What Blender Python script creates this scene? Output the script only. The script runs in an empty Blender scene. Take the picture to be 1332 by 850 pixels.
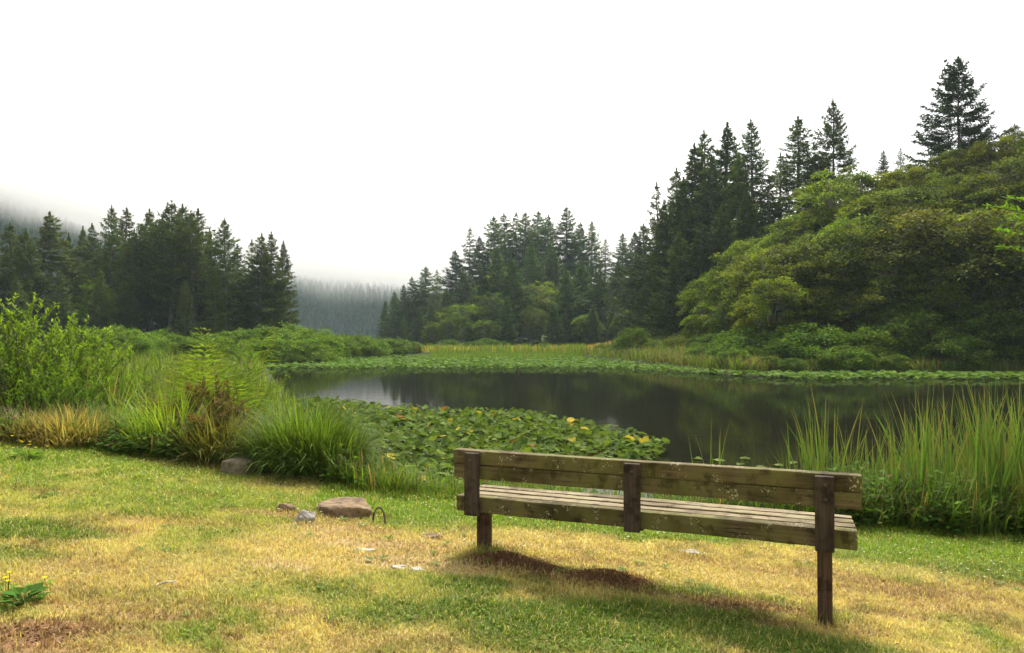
import bpy, bmesh, math
import numpy as np
from mathutils import Vector, Matrix

# ------------------------------------------------------------------ basics
R = math.radians
PW, PH, F, HZ = 1332.0, 850.0, 960.0, 440.0       # photo size, focal length in px, horizon row
CZ = 2.35                                          # eye height over the water (water is z = 0)
scn = bpy.context.scene
COL = scn.collection
rng = np.random.default_rng(7)

def hash2(i, j, s):
    h = (i.astype(np.int64) * 374761393 + j.astype(np.int64) * 668265263 + s * 1274126177) & 0xFFFFFFFF
    h = ((h ^ (h >> 13)) * 1274126177) & 0xFFFFFFFF
    return ((h ^ (h >> 16)) & 0xFFFF) / 65535.0

def vnoise(x, y, s=0):
    x = np.asarray(x, float); y = np.asarray(y, float)
    i = np.floor(x); j = np.floor(y); fx = x - i; fy = y - j
    fx = fx * fx * (3 - 2 * fx); fy = fy * fy * (3 - 2 * fy)
    a = hash2(i, j, s); b = hash2(i + 1, j, s); c = hash2(i, j + 1, s); d = hash2(i + 1, j + 1, s)
    return (a * (1 - fx) + b * fx) * (1 - fy) + (c * (1 - fx) + d * fx) * fy

def fbm(x, y, s=0, o=4):
    t = 0; a = .5; n = 0
    for k in range(o):
        t = t + a * vnoise(x * 2 ** k + 17.3 * k, y * 2 ** k - 9.1 * k, s + k); n += a; a *= .55
    return t / n

def S(t):
    t = np.clip(t, 0, 1); return t * t * (3 - 2 * t)

def lerp(a, b, t): return a + (b - a) * t

# ------------------------------------------------------------------ the lie of the land
def edge(X): return np.interp(X, [-7, -4.5, -2.9, -1.9, -1.3, 0, 3, 8], [8.35, 8.35, 7.8, 7.5, 7.35, 7.4, 7.45, 7.55]) + .05 * np.sin(X * 2.3 + 1) + .04 * np.sin(X * 5.1)
def pond_left(Y): return 1.0 - .36 * Y
def pond_far(X): return 95 - 48 * S((X - 5) / 10)

MOUNDS = [  # photo px, py, half sizes in metres, height
    (655, 731, .20, .13, .07), (700, 742, .16, .09, .05), (790, 757, .24, .15, .08),
    (355, 742, .30, .16, .05), (965, 792, .35, .15, .03)]

def base_rel(X, Y):
    X = np.asarray(X, float); Y = np.asarray(Y, float)
    lawn = -1.675 - .08 * np.clip(X, -10, 7) + .05 * (fbm(X * .7, Y * .7, 3) - .5)
    s = S((Y - edge(X)) / 2.3)
    pond = S((X - pond_left(Y)) / 1.5) * S((pond_far(X) - Y) / 3) * S((42 - X) / 4)
    marsh = -2.05 + .0045 * np.clip(Y - 45, 0, 120) + .12 * (fbm(X * .3, Y * .3, 9) - .5)
    z = lerp(lawn, lerp(marsh, -2.85, pond), s)
    # hillside on the right, wooded knoll across the pond, far fog-bound hills
    z = z + 24 * S((X - 9) / 58) * S((Y - 49) / 26)
    z = z + 13 * np.exp(-((X - 14) / 30) ** 2 - ((Y - 186) / 30) ** 2) * S((Y - 110) / 40)
    return z

def hill_z(X, Y):
    a = X / np.maximum(Y, 1.0)
    el = np.interp(a, [-2, -.85, -.69, -.60, -.50, -.40, -.30, -.2, 0, 1, 2],
                   [.26, .23, .200, .150, .105, .080, .074, .066, .05, .05, .05])
    ramp = np.interp(Y, [480, 500, 520, 560, 700, 1000, 1400], [0, .08, .34, .70, .95, 1.0, 1.0])
    return .4 + el * Y * ramp * (.88 + .24 * fbm(X / 70, Y / 70, 21))

def px_ground(px, py):
    u = (px - 666) / F; v = (py - HZ) / F
    d = np.linspace(2.2, 120, 12000)
    h = base_rel(u * d, d) - (-v * d)
    k = int(np.argmax(h > 0))
    return u * d[k], d[k]

MW = [(*px_ground(a, b), c, d, e) for a, b, c, d, e in MOUNDS]
def gz(X, Y):
    z = base_rel(X, Y) + CZ
    for mx, my, rx, ry, h in MW:
        z = z + h * np.exp(-(((X - mx) / rx) ** 2 + ((Y - my) / ry) ** 2))
    return z
def gz1(x, y): return float(gz(np.array([x]), np.array([y]))[0])
def P(px, py, d): return Vector(((px - 666) / F * d, d, CZ - (py - HZ) / F * d))

# ------------------------------------------------------------------ mesh building
class MB:
    def __init__(s): s.v = []; s.f = []; s.c = []; s.n = 0
    def add(s, v, f, col=(1, 1, 1)):
        v = np.asarray(v, float).reshape(-1, 3); f = np.asarray(f, np.int64)
        c = np.asarray(col, float)
        if c.ndim == 1: c = np.tile(c, (len(v), 1))
        s.v.append(v); s.c.append(c); s.f.append(f + s.n); s.n += len(v)
    def data(s, name, mat, smooth=False):
        me = bpy.data.meshes.new(name)
        v = np.concatenate(s.v); c = np.concatenate(s.c)
        me.vertices.add(len(v)); me.vertices.foreach_set('co', v.astype(np.float32).ravel())
        sizes = np.concatenate([np.full(len(f), f.shape[1]) for f in s.f])
        idx = np.concatenate([f.ravel() for f in s.f]).astype(np.int32)
        me.loops.add(len(idx)); me.loops.foreach_set('vertex_index', idx)
        me.polygons.add(len(sizes))
        me.polygons.foreach_set('loop_start', np.concatenate([[0], np.cumsum(sizes)[:-1]]).astype(np.int32))
        me.polygons.foreach_set('use_smooth', np.full(len(sizes), smooth))
        a = me.attributes.new('Col', 'FLOAT_COLOR', 'POINT')
        a.data.foreach_set('color', np.c_[c, np.ones(len(c))].astype(np.float32).ravel())
        me.update(calc_edges=True); me.materials.append(mat)
        return me

def link(name, data, parent=None, loc=None):
    o = bpy.data.objects.new(name, data); COL.objects.link(o)
    if parent is not None: o.parent = parent
    if loc is not None: o.location = loc
    return o
def tag(o, label=None, cat=None, group=None, kind=None):
    for k, v in (('label', label), ('category', cat), ('group', group), ('kind', kind)):
        if v: o[k] = v
    return o
def empty(name, loc, rz=0, sc=(1, 1, 1)):
    o = link(name, None, None, loc); o.rotation_euler = (0, 0, rz); o.scale = sc; o.empty_display_size = .2
    return o

def tube(mb, pts, rad, sides=6, col=(1, 1, 1), cap=True):
    pts = np.asarray(pts, float); n = len(pts); rad = np.broadcast_to(np.asarray(rad, float), (n,))
    t = np.gradient(pts, axis=0); t /= np.linalg.norm(t, axis=1, keepdims=True) + 1e-9
    ref = np.where(np.abs(t[:, 2:3]) > .9, np.array([[1., 0, 0]]), np.array([[0, 0, 1.]]))
    a = np.cross(t, ref); a /= np.linalg.norm(a, axis=1, keepdims=True) + 1e-9
    b = np.cross(t, a)
    th = np.linspace(0, 2 * np.pi, sides, endpoint=False)
    v = pts[:, None] + rad[:, None, None] * (np.cos(th)[None, :, None] * a[:, None] + np.sin(th)[None, :, None] * b[:, None])
    i = np.arange(n - 1)[:, None] * sides; j = np.arange(sides)[None]; k = (j + 1) % sides
    f = np.stack([i + j, i + k, i + sides + k, i + sides + j], -1).reshape(-1, 4)
    mb.add(v.reshape(-1, 3), f, col)
    if cap: mb.add(v[-1], np.arange(sides)[None], col)

def unit(v): return v / (np.linalg.norm(v, axis=-1, keepdims=True) + 1e-9)

def blades(mb, p, h, w, az, bend, col, seg=3, tip=None, face=None, kink=None):
    """N arching grass blades: root p, length h, width w, lean direction az, bend 0..1."""
    N = len(p); h = np.broadcast_to(h, (N,)); w = np.broadcast_to(w, (N,)); bend = np.broadcast_to(bend, (N,))
    s = np.linspace(0, 1, seg + 1)
    d = np.stack([np.cos(az), np.sin(az), np.zeros(N)], 1)
    fa = az + np.pi / 2 if face is None else face
    side = np.stack([np.cos(fa), np.sin(fa), np.zeros(N)], 1)
    ang = bend[:, None] * s[None] ** 1.4 * 1.5 + (bend * .25)[:, None]
    ds = h[:, None] / seg
    up = np.concatenate([np.zeros((N, 1)), np.cumsum(np.cos(ang[:, 1:]) * ds, 1)], 1)
    out = np.concatenate([np.zeros((N, 1)), np.cumsum(np.sin(ang[:, 1:]) * ds, 1)], 1)
    c = p[:, None] + out[..., None] * d[:, None]; c[..., 2] += up
    ww = (w[:, None] * np.array([1 - x ** 2.2 for x in s])[None])[..., None] * side[:, None] * .5
    L, Rr = c - ww, c + ww
    nv = 2 * seg + 1
    v = np.empty((N, nv, 3))
    v[:, 0:2 * seg:2] = L[:, :seg]; v[:, 1:2 * seg:2] = Rr[:, :seg]; v[:, -1] = c[:, -1]
    col = np.asarray(col, float)
    if col.ndim == 1: col = np.tile(col, (N, 1))
    cc = np.repeat(col[:, None], nv, 1)
    if tip is not None:
        tt = np.r_[np.repeat(s[:seg], 2), 1.0][None, :, None] ** 3
        cc = cc * (1 - tt) + np.asarray(tip)[..., None, :] * tt
    base = np.arange(N)[:, None] * nv
    if seg > 1:
        k = np.arange(seg - 1)[None] * 2
        q = np.stack([base + k, base + k + 1, base + k + 3, base + k + 2], -1).reshape(-1, 4)
    t = np.stack([base[:, 0] + nv - 3, base[:, 0] + nv - 2, base[:, 0] + nv - 1], -1)
    mb.add(v.reshape(-1, 3), t, cc.reshape(-1, 3))
    if seg > 1:
        mb.f.append(q + (mb.n - N * nv))

def leaves(mb, p, d, n, l, w, col, fold=0.0):
    """N rhombic leaves: root p, direction d, rough normal n."""
    d = unit(d); sd = unit(np.cross(d, n)); nn = np.cross(sd, d)
    l = np.broadcast_to(l, (len(p),))[:, None]; w = np.broadcast_to(w, (len(p),))[:, None]
    v = np.stack([p, p + d * l * .45 + sd * w * .5 + nn * fold * w, p + d * l, p + d * l * .45 - sd * w * .5 + nn * fold * w], 1)
    N = len(p); f = np.arange(N * 4).reshape(N, 4)
    col = np.asarray(col, float)
    if col.ndim == 1: col = np.tile(col, (N, 1))
    mb.add(v.reshape(-1, 3), f, np.repeat(col, 4, 0))

def jit(rg, col, N, v=.2, h=.08):
    c = np.tile(np.asarray(col, float), (N, 1)) if np.ndim(col) == 1 else np.array(col, float)
    c = c * (1 + v * (rg.random((N, 1)) * 2 - 1))
    return np.clip(c * (1 + h * (rg.random((N, 3)) * 2 - 1)), 0, 1)

def rdir(rg, N):
    return unit(rg.normal(size=(N, 3)))

# ------------------------------------------------------------------ materials
def newmat(name):
    m = bpy.data.materials.new(name); m.use_nodes = True
    nt = m.node_tree; nt.nodes.clear()
    out = nt.nodes.new('ShaderNodeOutputMaterial')
    return m, nt, out
def nd(nt, t, **kw):
    n = nt.nodes.new(t)
    for k, v in kw.items():
        if k in n.inputs: n.inputs[k].default_value = v
        else: setattr(n, k, v)
    return n
def mixc(nt, a, b, fac, mode='MIX'):
    m = nt.nodes.new('ShaderNodeMix'); m.data_type = 'RGBA'; m.blend_type = mode
    for sock, v in ((m.inputs[0], fac), (m.inputs[6], a), (m.inputs[7], b)):
        if hasattr(v, 'is_linked') or isinstance(v, bpy.types.NodeSocket): nt.links.new(v, sock)
        elif isinstance(v, (int, float)): sock.default_value = v
        else: sock.default_value = (*v, 1)
    return m.outputs[2]
def ramp(nt, fac, a, b):
    n = nt.nodes.new('ShaderNodeMapRange'); n.interpolation_type = 'SMOOTHSTEP'
    nt.links.new(fac, n.inputs[0]); n.inputs[1].default_value = a; n.inputs[2].default_value = b
    return n.outputs[0]
def noise(nt, vec, scale, detail=4, rough=.55):
    n = nd(nt, 'ShaderNodeTexNoise', Scale=scale, Detail=detail, Roughness=rough)
    if vec is not None: nt.links.new(vec, n.inputs['Vector'])
    return n.outputs[0]

def foliage(name, rough=.6, trans=.35, var=.18, spec=.25, tcol=(1.25, 1.3, .7)):
    m, nt, out = newmat(name)
    at = nd(nt, 'ShaderNodeAttribute', attribute_name='Col')
    oi = nd(nt, 'ShaderNodeObjectInfo')
    c = mixc(nt, at.outputs[0], oi.outputs['Color'], 1.0, 'MULTIPLY')
    mr = nd(nt, 'ShaderNodeMapRange'); nt.links.new(oi.outputs['Random'], mr.inputs[0])
    mr.inputs[3].default_value = 1 - var; mr.inputs[4].default_value = 1 + var
    hs = nd(nt, 'ShaderNodeHueSaturation'); nt.links.new(c, hs.inputs['Color']); nt.links.new(mr.outputs[0], hs.inputs['Value'])
    bs = nd(nt, 'ShaderNodeBsdfPrincipled', Roughness=rough)
    bs.inputs['Specular IOR Level'].default_value = spec
    nt.links.new(hs.outputs[0], bs.inputs['Base Color'])
    if trans > 0:
        tr = nd(nt, 'ShaderNodeBsdfTranslucent')
        nt.links.new(mixc(nt, hs.outputs[0], tcol, 1.0, 'MULTIPLY'), tr.inputs[0])
        mx = nd(nt, 'ShaderNodeMixShader'); mx.inputs[0].default_value = trans
        nt.links.new(bs.outputs[0], mx.inputs[1]); nt.links.new(tr.outputs[0], mx.inputs[2])
        nt.links.new(mx.outputs[0], out.inputs[0])
    else: nt.links.new(bs.outputs[0], out.inputs[0])
    return m

M_needle = foliage('spruce_needles', .75, .22, .22, .1)
M_leaf = foliage('tree_leaves', .65, .38, .14, .06)
M_grass = foliage('grass_blades', .6, .4, .0)
M_pad = foliage('lily_leaf', .6, .32, .22, .06)
M_bed = foliage('lily_bed_leaf', .75, .3, .0, .05)
M_reed = foliage('reed_leaf', .45, .35, .12, .4)

def bark(name, c1, c2, scale=8):
    m, nt, out = newmat(name)
    tc = nd(nt, 'ShaderNodeTexCoord')
    mp = nd(nt, 'ShaderNodeMapping'); mp.inputs['Scale'].default_value = (1, 1, .2)
    nt.links.new(tc.outputs['Object'], mp.inputs[0])
    n = noise(nt, mp.outputs[0], scale, 5)
    c = mixc(nt, c1, c2, ramp(nt, n, .35, .65))
    bs = nd(nt, 'ShaderNodeBsdfPrincipled', Roughness=.9); nt.links.new(c, bs.inputs['Base Color'])
    bp = nd(nt, 'ShaderNodeBump', Strength=.6, Distance=.03); nt.links.new(n, bp.inputs['Height']); nt.links.new(bp.outputs[0], bs.inputs['Normal'])
    nt.links.new(bs.outputs[0], out.inputs[0]); return m
M_bark = bark('spruce_bark', (.11, .09, .075), (.26, .23, .2))
M_alderbark = bark('alder_bark', (.16, .145, .125), (.34, .31, .28), 5)
M_twig = bark('twig_bark', (.07, .05, .03), (.15, .11, .07), 20)

def ground_mat():
    m, nt, out = newmat('ground_soil_and_turf')
    at = nd(nt, 'ShaderNodeAttribute', attribute_name='Col')
    tc = nd(nt, 'ShaderNodeTexCoord')
    n1 = noise(nt, tc.outputs['Object'], 55, 6, .7); n2 = noise(nt, tc.outputs['Object'], 9, 5, .6)
    c = mixc(nt, at.outputs[0], (.6, .55, .5), ramp(nt, n1, .42, .72), 'MULTIPLY')
    c = mixc(nt, c, (1.25, 1.2, 1.1), ramp(nt, n2, .4, .7), 'MULTIPLY')
    bs = nd(nt, 'ShaderNodeBsdfPrincipled', Roughness=.95); bs.inputs['Specular IOR Level'].default_value = .1
    nt.links.new(c, bs.inputs['Base Color'])
    bp = nd(nt, 'ShaderNodeBump', Strength=.7, Distance=.02); nt.links.new(n1, bp.inputs['Height'])
    nt.links.new(bp.outputs[0], bs.inputs['Normal']); nt.links.new(bs.outputs[0], out.inputs[0]); return m
M_ground = ground_mat()

def water_mat():
    m, nt, out = newmat('pond_water')
    tc = nd(nt, 'ShaderNodeTexCoord')
    bs = nd(nt, 'ShaderNodeBsdfPrincipled', Roughness=.035, IOR=1.33)
    bs.inputs['Base Color'].default_value = (.014, .014, .008, 1); bs.inputs['Specular IOR Level'].default_value = .3
    mp = nd(nt, 'ShaderNodeMapping'); mp.inputs['Scale'].default_value = (1, 1.6, 1); nt.links.new(tc.outputs['Object'], mp.inputs[0])
    n = noise(nt, mp.outputs[0], 1.1, 3, .5); nf = noise(nt, mp.outputs[0], 6.0, 3, .6)
    patch = ramp(nt, noise(nt, tc.outputs['Object'], .07, 2, .5), .52, .68)     # cat's-paws of breeze
    b1 = nd(nt, 'ShaderNodeBump', Strength=.035, Distance=.1); nt.links.new(n, b1.inputs['Height'])
    mu = nd(nt, 'ShaderNodeMath', operation='MULTIPLY'); mu.inputs[1].default_value = .05; nt.links.new(patch, mu.inputs[0])
    b2 = nd(nt, 'ShaderNodeBump', Distance=.08); nt.links.new(mu.outputs[0], b2.inputs['Strength']); nt.links.new(nf, b2.inputs['Height'])
    nt.links.new(b1.outputs[0], b2.inputs['Normal']); nt.links.new(b2.outputs[0], bs.inputs['Normal'])
    df = nd(nt, 'ShaderNodeBsdfDiffuse'); df.inputs[0].default_value = (.006, .0065, .004, 1)      # murky pond: dark diffuse mixed in to mute the mirrored sky
    mx = nd(nt, 'ShaderNodeMixShader'); mx.inputs[0].default_value = .38
    nt.links.new(bs.outputs[0], mx.inputs[1]); nt.links.new(df.outputs[0], mx.inputs[2]); nt.links.new(mx.outputs[0], out.inputs[0]); return m
M_water = water_mat()

def wood_mat(name, dark, light, green, lichen=.5, gfac=.6):
    m, nt, out = newmat(name)
    tc = nd(nt, 'ShaderNodeTexCoord'); oi = nd(nt, 'ShaderNodeObjectInfo')
    ad = nd(nt, 'ShaderNodeVectorMath', operation='ADD'); nt.links.new(tc.outputs['Object'], ad.inputs[0])
    cx = nd(nt, 'ShaderNodeCombineXYZ'); mm = nd(nt, 'ShaderNodeMath', operation='MULTIPLY'); mm.inputs[1].default_value = 37
    nt.links.new(oi.outputs['Random'], mm.inputs[0]); nt.links.new(mm.outputs[0], cx.inputs[0]); nt.links.new(mm.outputs[0], cx.inputs[2])
    nt.links.new(cx.outputs[0], ad.inputs[1]); co = ad.outputs[0]
    mp = nd(nt, 'ShaderNodeMapping'); mp.inputs['Scale'].default_value = (1.6, 45, 45) if lichen > 0 else (45, 45, 1.6)
    nt.links.new(co, mp.inputs[0])
    grain = noise(nt, mp.outputs[0], 1.6, 6, .65)
    blot = noise(nt, co, 3.2, 5, .6); blot2 = noise(nt, co, 11, 4, .6)
    c = mixc(nt, dark, light, ramp(nt, grain, .3, .7))
    c = mixc(nt, c, green, ramp(nt, blot, .34, .62) if gfac > .5 else ramp(nt, blot, .5, .8))
    c = mixc(nt, c, (.40, .36, .32), ramp(nt, blot2, .48, .70), 'MULTIPLY')
    c = mixc(nt, c, (.5, .46, .42), ramp(nt, noise(nt, co, 1.7, 3, .5), .5, .68), 'MULTIPLY')
    ck = nd(nt, 'ShaderNodeMapping'); ck.inputs['Scale'].default_value = (.9, 30, 30) if lichen > 0 else (30, 30, .9)
    nt.links.new(co, ck.inputs[0]); cn = noise(nt, ck.outputs[0], 1.0, 2, .5)
    a1 = nd(nt, 'ShaderNodeMath', operation='SUBTRACT'); a1.inputs[1].default_value = .5; nt.links.new(cn, a1.inputs[0])
    a2 = nd(nt, 'ShaderNodeMath', operation='ABSOLUTE'); nt.links.new(a1.outputs[0], a2.inputs[0])
    a3 = nd(nt, 'ShaderNodeMath', operation='MULTIPLY'); nt.links.new(ramp(nt, a2.outputs[0], .014, .004), a3.inputs[0]); nt.links.new(ramp(nt, noise(nt, co, 2.1, 2), .5, .62), a3.inputs[1])
    c = mixc(nt, c, (.025, .018, .012), a3.outputs[0])                       # splits along the grain
    if lichen > 0:
        for sc, lo, hi, colr in ((38, .30, .20, (.36, .36, .22)), (75, .30, .22, (.42, .40, .27))):
            vo = nd(nt, 'ShaderNodeTexVoronoi', Scale=sc); nt.links.new(co, vo.inputs['Vector'])
            msk = ramp(nt, noise(nt, co, 7, 3, .6), .64 - .11 * lichen, .70 - .09 * lichen)
            wv = nd(nt, 'ShaderNodeMath', operation='MULTIPLY')
            nt.links.new(ramp(nt, vo.outputs['Distance'], lo, hi), wv.inputs[0]); nt.links.new(msk, wv.inputs[1])
            c = mixc(nt, c, colr, wv.outputs[0])
    bs = nd(nt, 'ShaderNodeBsdfPrincipled', Roughness=.85); bs.inputs['Specular IOR Level'].default_value = .2
    nt.links.new(c, bs.inputs['Base Color'])
    bp = nd(nt, 'ShaderNodeBump', Strength=.5, Distance=.006); nt.links.new(grain, bp.inputs['Height'])
    nt.links.new(bp.outputs[0], bs.inputs['Normal']); nt.links.new(bs.outputs[0], out.inputs[0]); return m
M_plank = wood_mat('mossy_plank', (.075, .052, .028), (.19, .145, .075), (.14, .13, .04), .9)
M_seat = wood_mat('seat_plank', (.16, .12, .07), (.36, .30, .19), (.22, .21, .08), .15, .4)
M_batten = wood_mat('dark_batten', (.045, .032, .024), (.095, .07, .052), (.08, .065, .04), 0, .4)
M_leg = wood_mat('rusty_post', (.06, .036, .024), (.13, .08, .052), (.07, .05, .03), 0, .4)

def plain(name, c, rough=.7, metal=0, sc=30, c2=None):
    m, nt, out = newmat(name)
    tc = nd(nt, 'ShaderNodeTexCoord'); n = noise(nt, tc.outputs['Object'], sc, 6, .65)
    c2 = c2 or tuple(x * .55 for x in c)
    bs = nd(nt, 'ShaderNodeBsdfPrincipled', Roughness=rough, Metallic=metal)
    nt.links.new(mixc(nt, c2, c, ramp(nt, n, .35, .65)), bs.inputs['Base Color'])
    bp = nd(nt, 'ShaderNodeBump', Strength=.5, Distance=.01); nt.links.new(n, bp.inputs['Height'])
    nt.links.new(bp.outputs[0], bs.inputs['Normal']); nt.links.new(bs.outputs[0], out.inputs[0]); return m
M_bolt = plain('rusty_bolt', (.12, .08, .06), .6, .6)
M_stone = plain('grey_stone', (.34, .31, .27), .9, 0, 14)
M_brown = plain('brown_stone', (.25, .165, .085), .9, 0, 14, (.12, .08, .05))
M_pale = plain('pale_stone', (.55, .52, .46), .9, 0, 14)
M_post = plain('weathered_block', (.24, .19, .13), .9, 0, 18, (.11, .085, .055))

# ------------------------------------------------------------------ ground, water
def blob(X, Y, px, py, rx, ry, hard=1.0):
    mx, my = px_ground(px, py)
    wob = .55 * (fbm(X * 2.2, Y * 2.2, 31) - .5)
    q = ((X - mx) / rx) ** 2 + ((Y - my) / ry) ** 2
    return S((1.25 - np.sqrt(q) - wob * 1.6) / .7) * hard

STRAW = np.array((.52, .43, .16)); TAN = np.array((.37, .27, .12)); GREEN = np.array((.135, .20, .018)); BRIGHT = np.array((.20, .31, .02))
DARKG = np.array((.07, .14, .02)); DIRT = np.array((.19, .105, .055)); SAND = np.array((.46, .35, .20)); MARSH = np.array((.05, .07, .02)); BED = np.array((.03, .03, .015))

def lawn_colour(X, Y):
    """turf colour and how bare it is, from wear, greener patches and shade painted at the left edge"""
    n = fbm(X * 1.3, Y * 1.3, 40); n2 = fbm(X * 4.5, Y * 4.5, 47); n3 = fbm(X * 12, Y * 12, 53)
    c = STRAW + (TAN - STRAW) * S((.6 * n2 + .4 * n3 - .42) / .2)[:, None]
    g = S((n - .44) / .2) * .55 + S((n2 - .56) / .14) * .4
    g = np.clip(g * (.6 + .8 * n3), 0, .8)
    c = lerp(c, GREEN * 1.3, g[:, None])
    th = S((n3 * .5 + n2 * .5 - .55) / .1) * S((fbm(X * .8 + 5, Y * .8, 59) - .42) / .2) * .6      # brown thatch
    c = lerp(c, np.array((.22, .15, .065)), th[:, None]); bare = .45 * th
    def mixin(w, colr, b=0):
        nonlocal c, bare
        c = lerp(c, colr, w[:, None]); bare = np.maximum(bare * (1 - w), w * b) if b == 0 else np.maximum(bare, w * b)
    for a in ((130, 640, 1.3, .7, .55), (60, 600, 1.2, .6, .6), (330, 655, .6, .4, .4), (220, 615, 1.0, .35, .7)): mixin(blob(X, Y, *a) * (.5 + n2), GREEN * 1.5)
    for a in ((420, 720, .9, .45, .9), (500, 700, .8, .35, .9), (240, 740, 1.0, .4, .6), (700, 700, .9, .3, .8), (900, 745, 1.2, .28, .8), (1000, 760, .7, .25, .7), (1180, 745, .7, .25, .6)): mixin(blob(X, Y, *a) * (.75 + .4 * n2), lerp(STRAW, SAND, .35), .25)
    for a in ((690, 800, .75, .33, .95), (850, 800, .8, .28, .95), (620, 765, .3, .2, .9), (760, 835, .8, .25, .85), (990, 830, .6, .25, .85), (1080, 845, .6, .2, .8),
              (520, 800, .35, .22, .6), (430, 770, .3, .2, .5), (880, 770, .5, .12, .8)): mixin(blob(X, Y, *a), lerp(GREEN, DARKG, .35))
    for a in ((40, 690, .7, .3, .95), (1290, 745, .7, .3, .8), (1220, 720, .6, .2, .8), (10, 720, .4, .2, .8)): mixin(blob(X, Y, *a), lerp(GREEN, DARKG, .3))  # left-edge patches: off-frame shadow painted as dark green; right ones: greener turf
    e = edge(X) - Y
    mixin(S((1.15 + .8 * (n - .5) - e) / .5) * np.where((X < -1.9) & (X > -4.7), .3, np.where(X < -3, .6, 1)), lerp(BRIGHT, GREEN, .5 * n2[:, None] + .1))
    for a in ((655, 731, .30, .17, 1), (705, 742, .2, .1, .95), (790, 757, .34, .19, 1), (870, 775, .3, .08, .6), (970, 790, .45, .14, .8), (1050, 772, .25, .12, .5), (30, 820, .4, .16, .9), (120, 815, .3, .1, .7),
              (215, 803, .35, .07, .7), (300, 830, .12, .06, .8), (260, 800, .12, .05, .6), (1240, 775, .5, .14, .6), (1300, 760, .3, .12, .5), (60, 640, .5, .12, .5), (480, 672, .3, .07, .6), (1140, 770, .4, .1, .5), (1170, 800, .35, .1, .55), (20, 845, .5, .12, .8), (130, 690, .4, .08, .4), (1010, 812, .2, .08, .6), (235, 645, .4, .1, .35)): mixin(blob(X, Y, *a), DIRT * (.8 + .5 * n3[:, None]), 1)
    WORN = np.array((.33, .225, .105))
    for a in ((340, 668, .4, .12, .6), (400, 672, .45, .13, .8), (470, 690, .5, .15, .75), (520, 712, .5, .14, .7), (960, 735, .9, .12, .6), (1150, 760, .6, .16, .75), (1240, 790, .5, .14, .7), (1060, 750, .6, .13, .6), (230, 680, .7, .15, .5), (110, 735, .5, .12, .5), (160, 790, .5, .12, .5), (330, 790, .5, .1, .45), (760, 730, .5, .09, .6)): mixin(blob(X, Y, *a) * (.55 + .9 * n3), WORN * (.8 + .4 * n3[:, None]), .75)
    for a in ((545, 733, .5, .17, .85), (470, 705, .5, .16, .7), (600, 745, .3, .1, .6), (420, 690, .35, .12, .5), (700, 712, .5, .1, .5), (355, 740, .3, .14, .8), (560, 705, .15, .08, .5), (900, 718, .22, .06, .6), (640, 708, .3, .09, .4)): mixin(blob(X, Y, *a), SAND, .8)
    return c, bare

def ground_colour(X, Y):
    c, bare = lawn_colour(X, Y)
    s = S((Y - edge(X) - .1) / 1.0)
    pond = S((X - pond_left(Y)) / 1.5) * S((pond_far(X) - Y) / 3) * S((42 - X) / 4)
    low = lerp(MARSH * (.7 + .6 * fbm(X * .4, Y * .4, 5))[:, None], BED, pond[:, None])
    forest = np.maximum(S((Y - 100) / 20), S((Y - 48) / 4) * S((X - 10) / 6))[:, None]
    low = lerp(low, np.array((.05, .07, .025)), forest * (1 - pond[:, None]))
    return lerp(c, low, s[:, None])

def axis(lo, hi, s, n):
    t = np.linspace(np.arcsinh(lo / s), np.arcsinh(hi / s), n); return np.sinh(t) * s
gx = axis(-470, 470, 3.2, 380)
gy = np.concatenate([np.linspace(-300, 1.2, 24)[:-1], np.linspace(1.2, 11, 190)[:-1], 11 + axis(0, 464, 14, 160)])
GX, GY = np.meshgrid(gx, gy); fx_, fy_ = GX.ravel(), GY.ravel()
mb = MB(); nx, ny = len(gx), len(gy)
ii = (np.arange(ny - 1)[:, None] * nx + np.arange(nx - 1)[None]).ravel()
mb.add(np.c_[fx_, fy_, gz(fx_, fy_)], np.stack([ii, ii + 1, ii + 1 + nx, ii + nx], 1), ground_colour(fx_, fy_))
tag(link('ground', mb.data('ground', M_ground, True)), kind='structure')

hx = np.linspace(-1100, 900, 160); hy = np.concatenate([np.linspace(481, 720, 90)[:-1], np.linspace(720, 1400, 40)])
HX, HY = np.meshgrid(hx, hy); hxx, hyy = HX.ravel(), HY.ravel(); mb = MB(); nx, ny = len(hx), len(hy)
ii = (np.arange(ny - 1)[:, None] * nx + np.arange(nx - 1)[None]).ravel()
mb.add(np.c_[hxx, hyy, hill_z(hxx, hyy)], np.stack([ii, ii + 1, ii + 1 + nx, ii + nx], 1), (.04, .06, .02))
tag(link('hills', mb.data('hills', M_ground, True)), kind='structure')
mb = MB(); mb.add([(-75, 6.5, 0), (60, 6.5, 0), (60, 110, 0), (-75, 110, 0)], [[0, 1, 2, 3]], (0, 0, 0))
tag(link('water', mb.data('water', M_water)), kind='structure')

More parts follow.
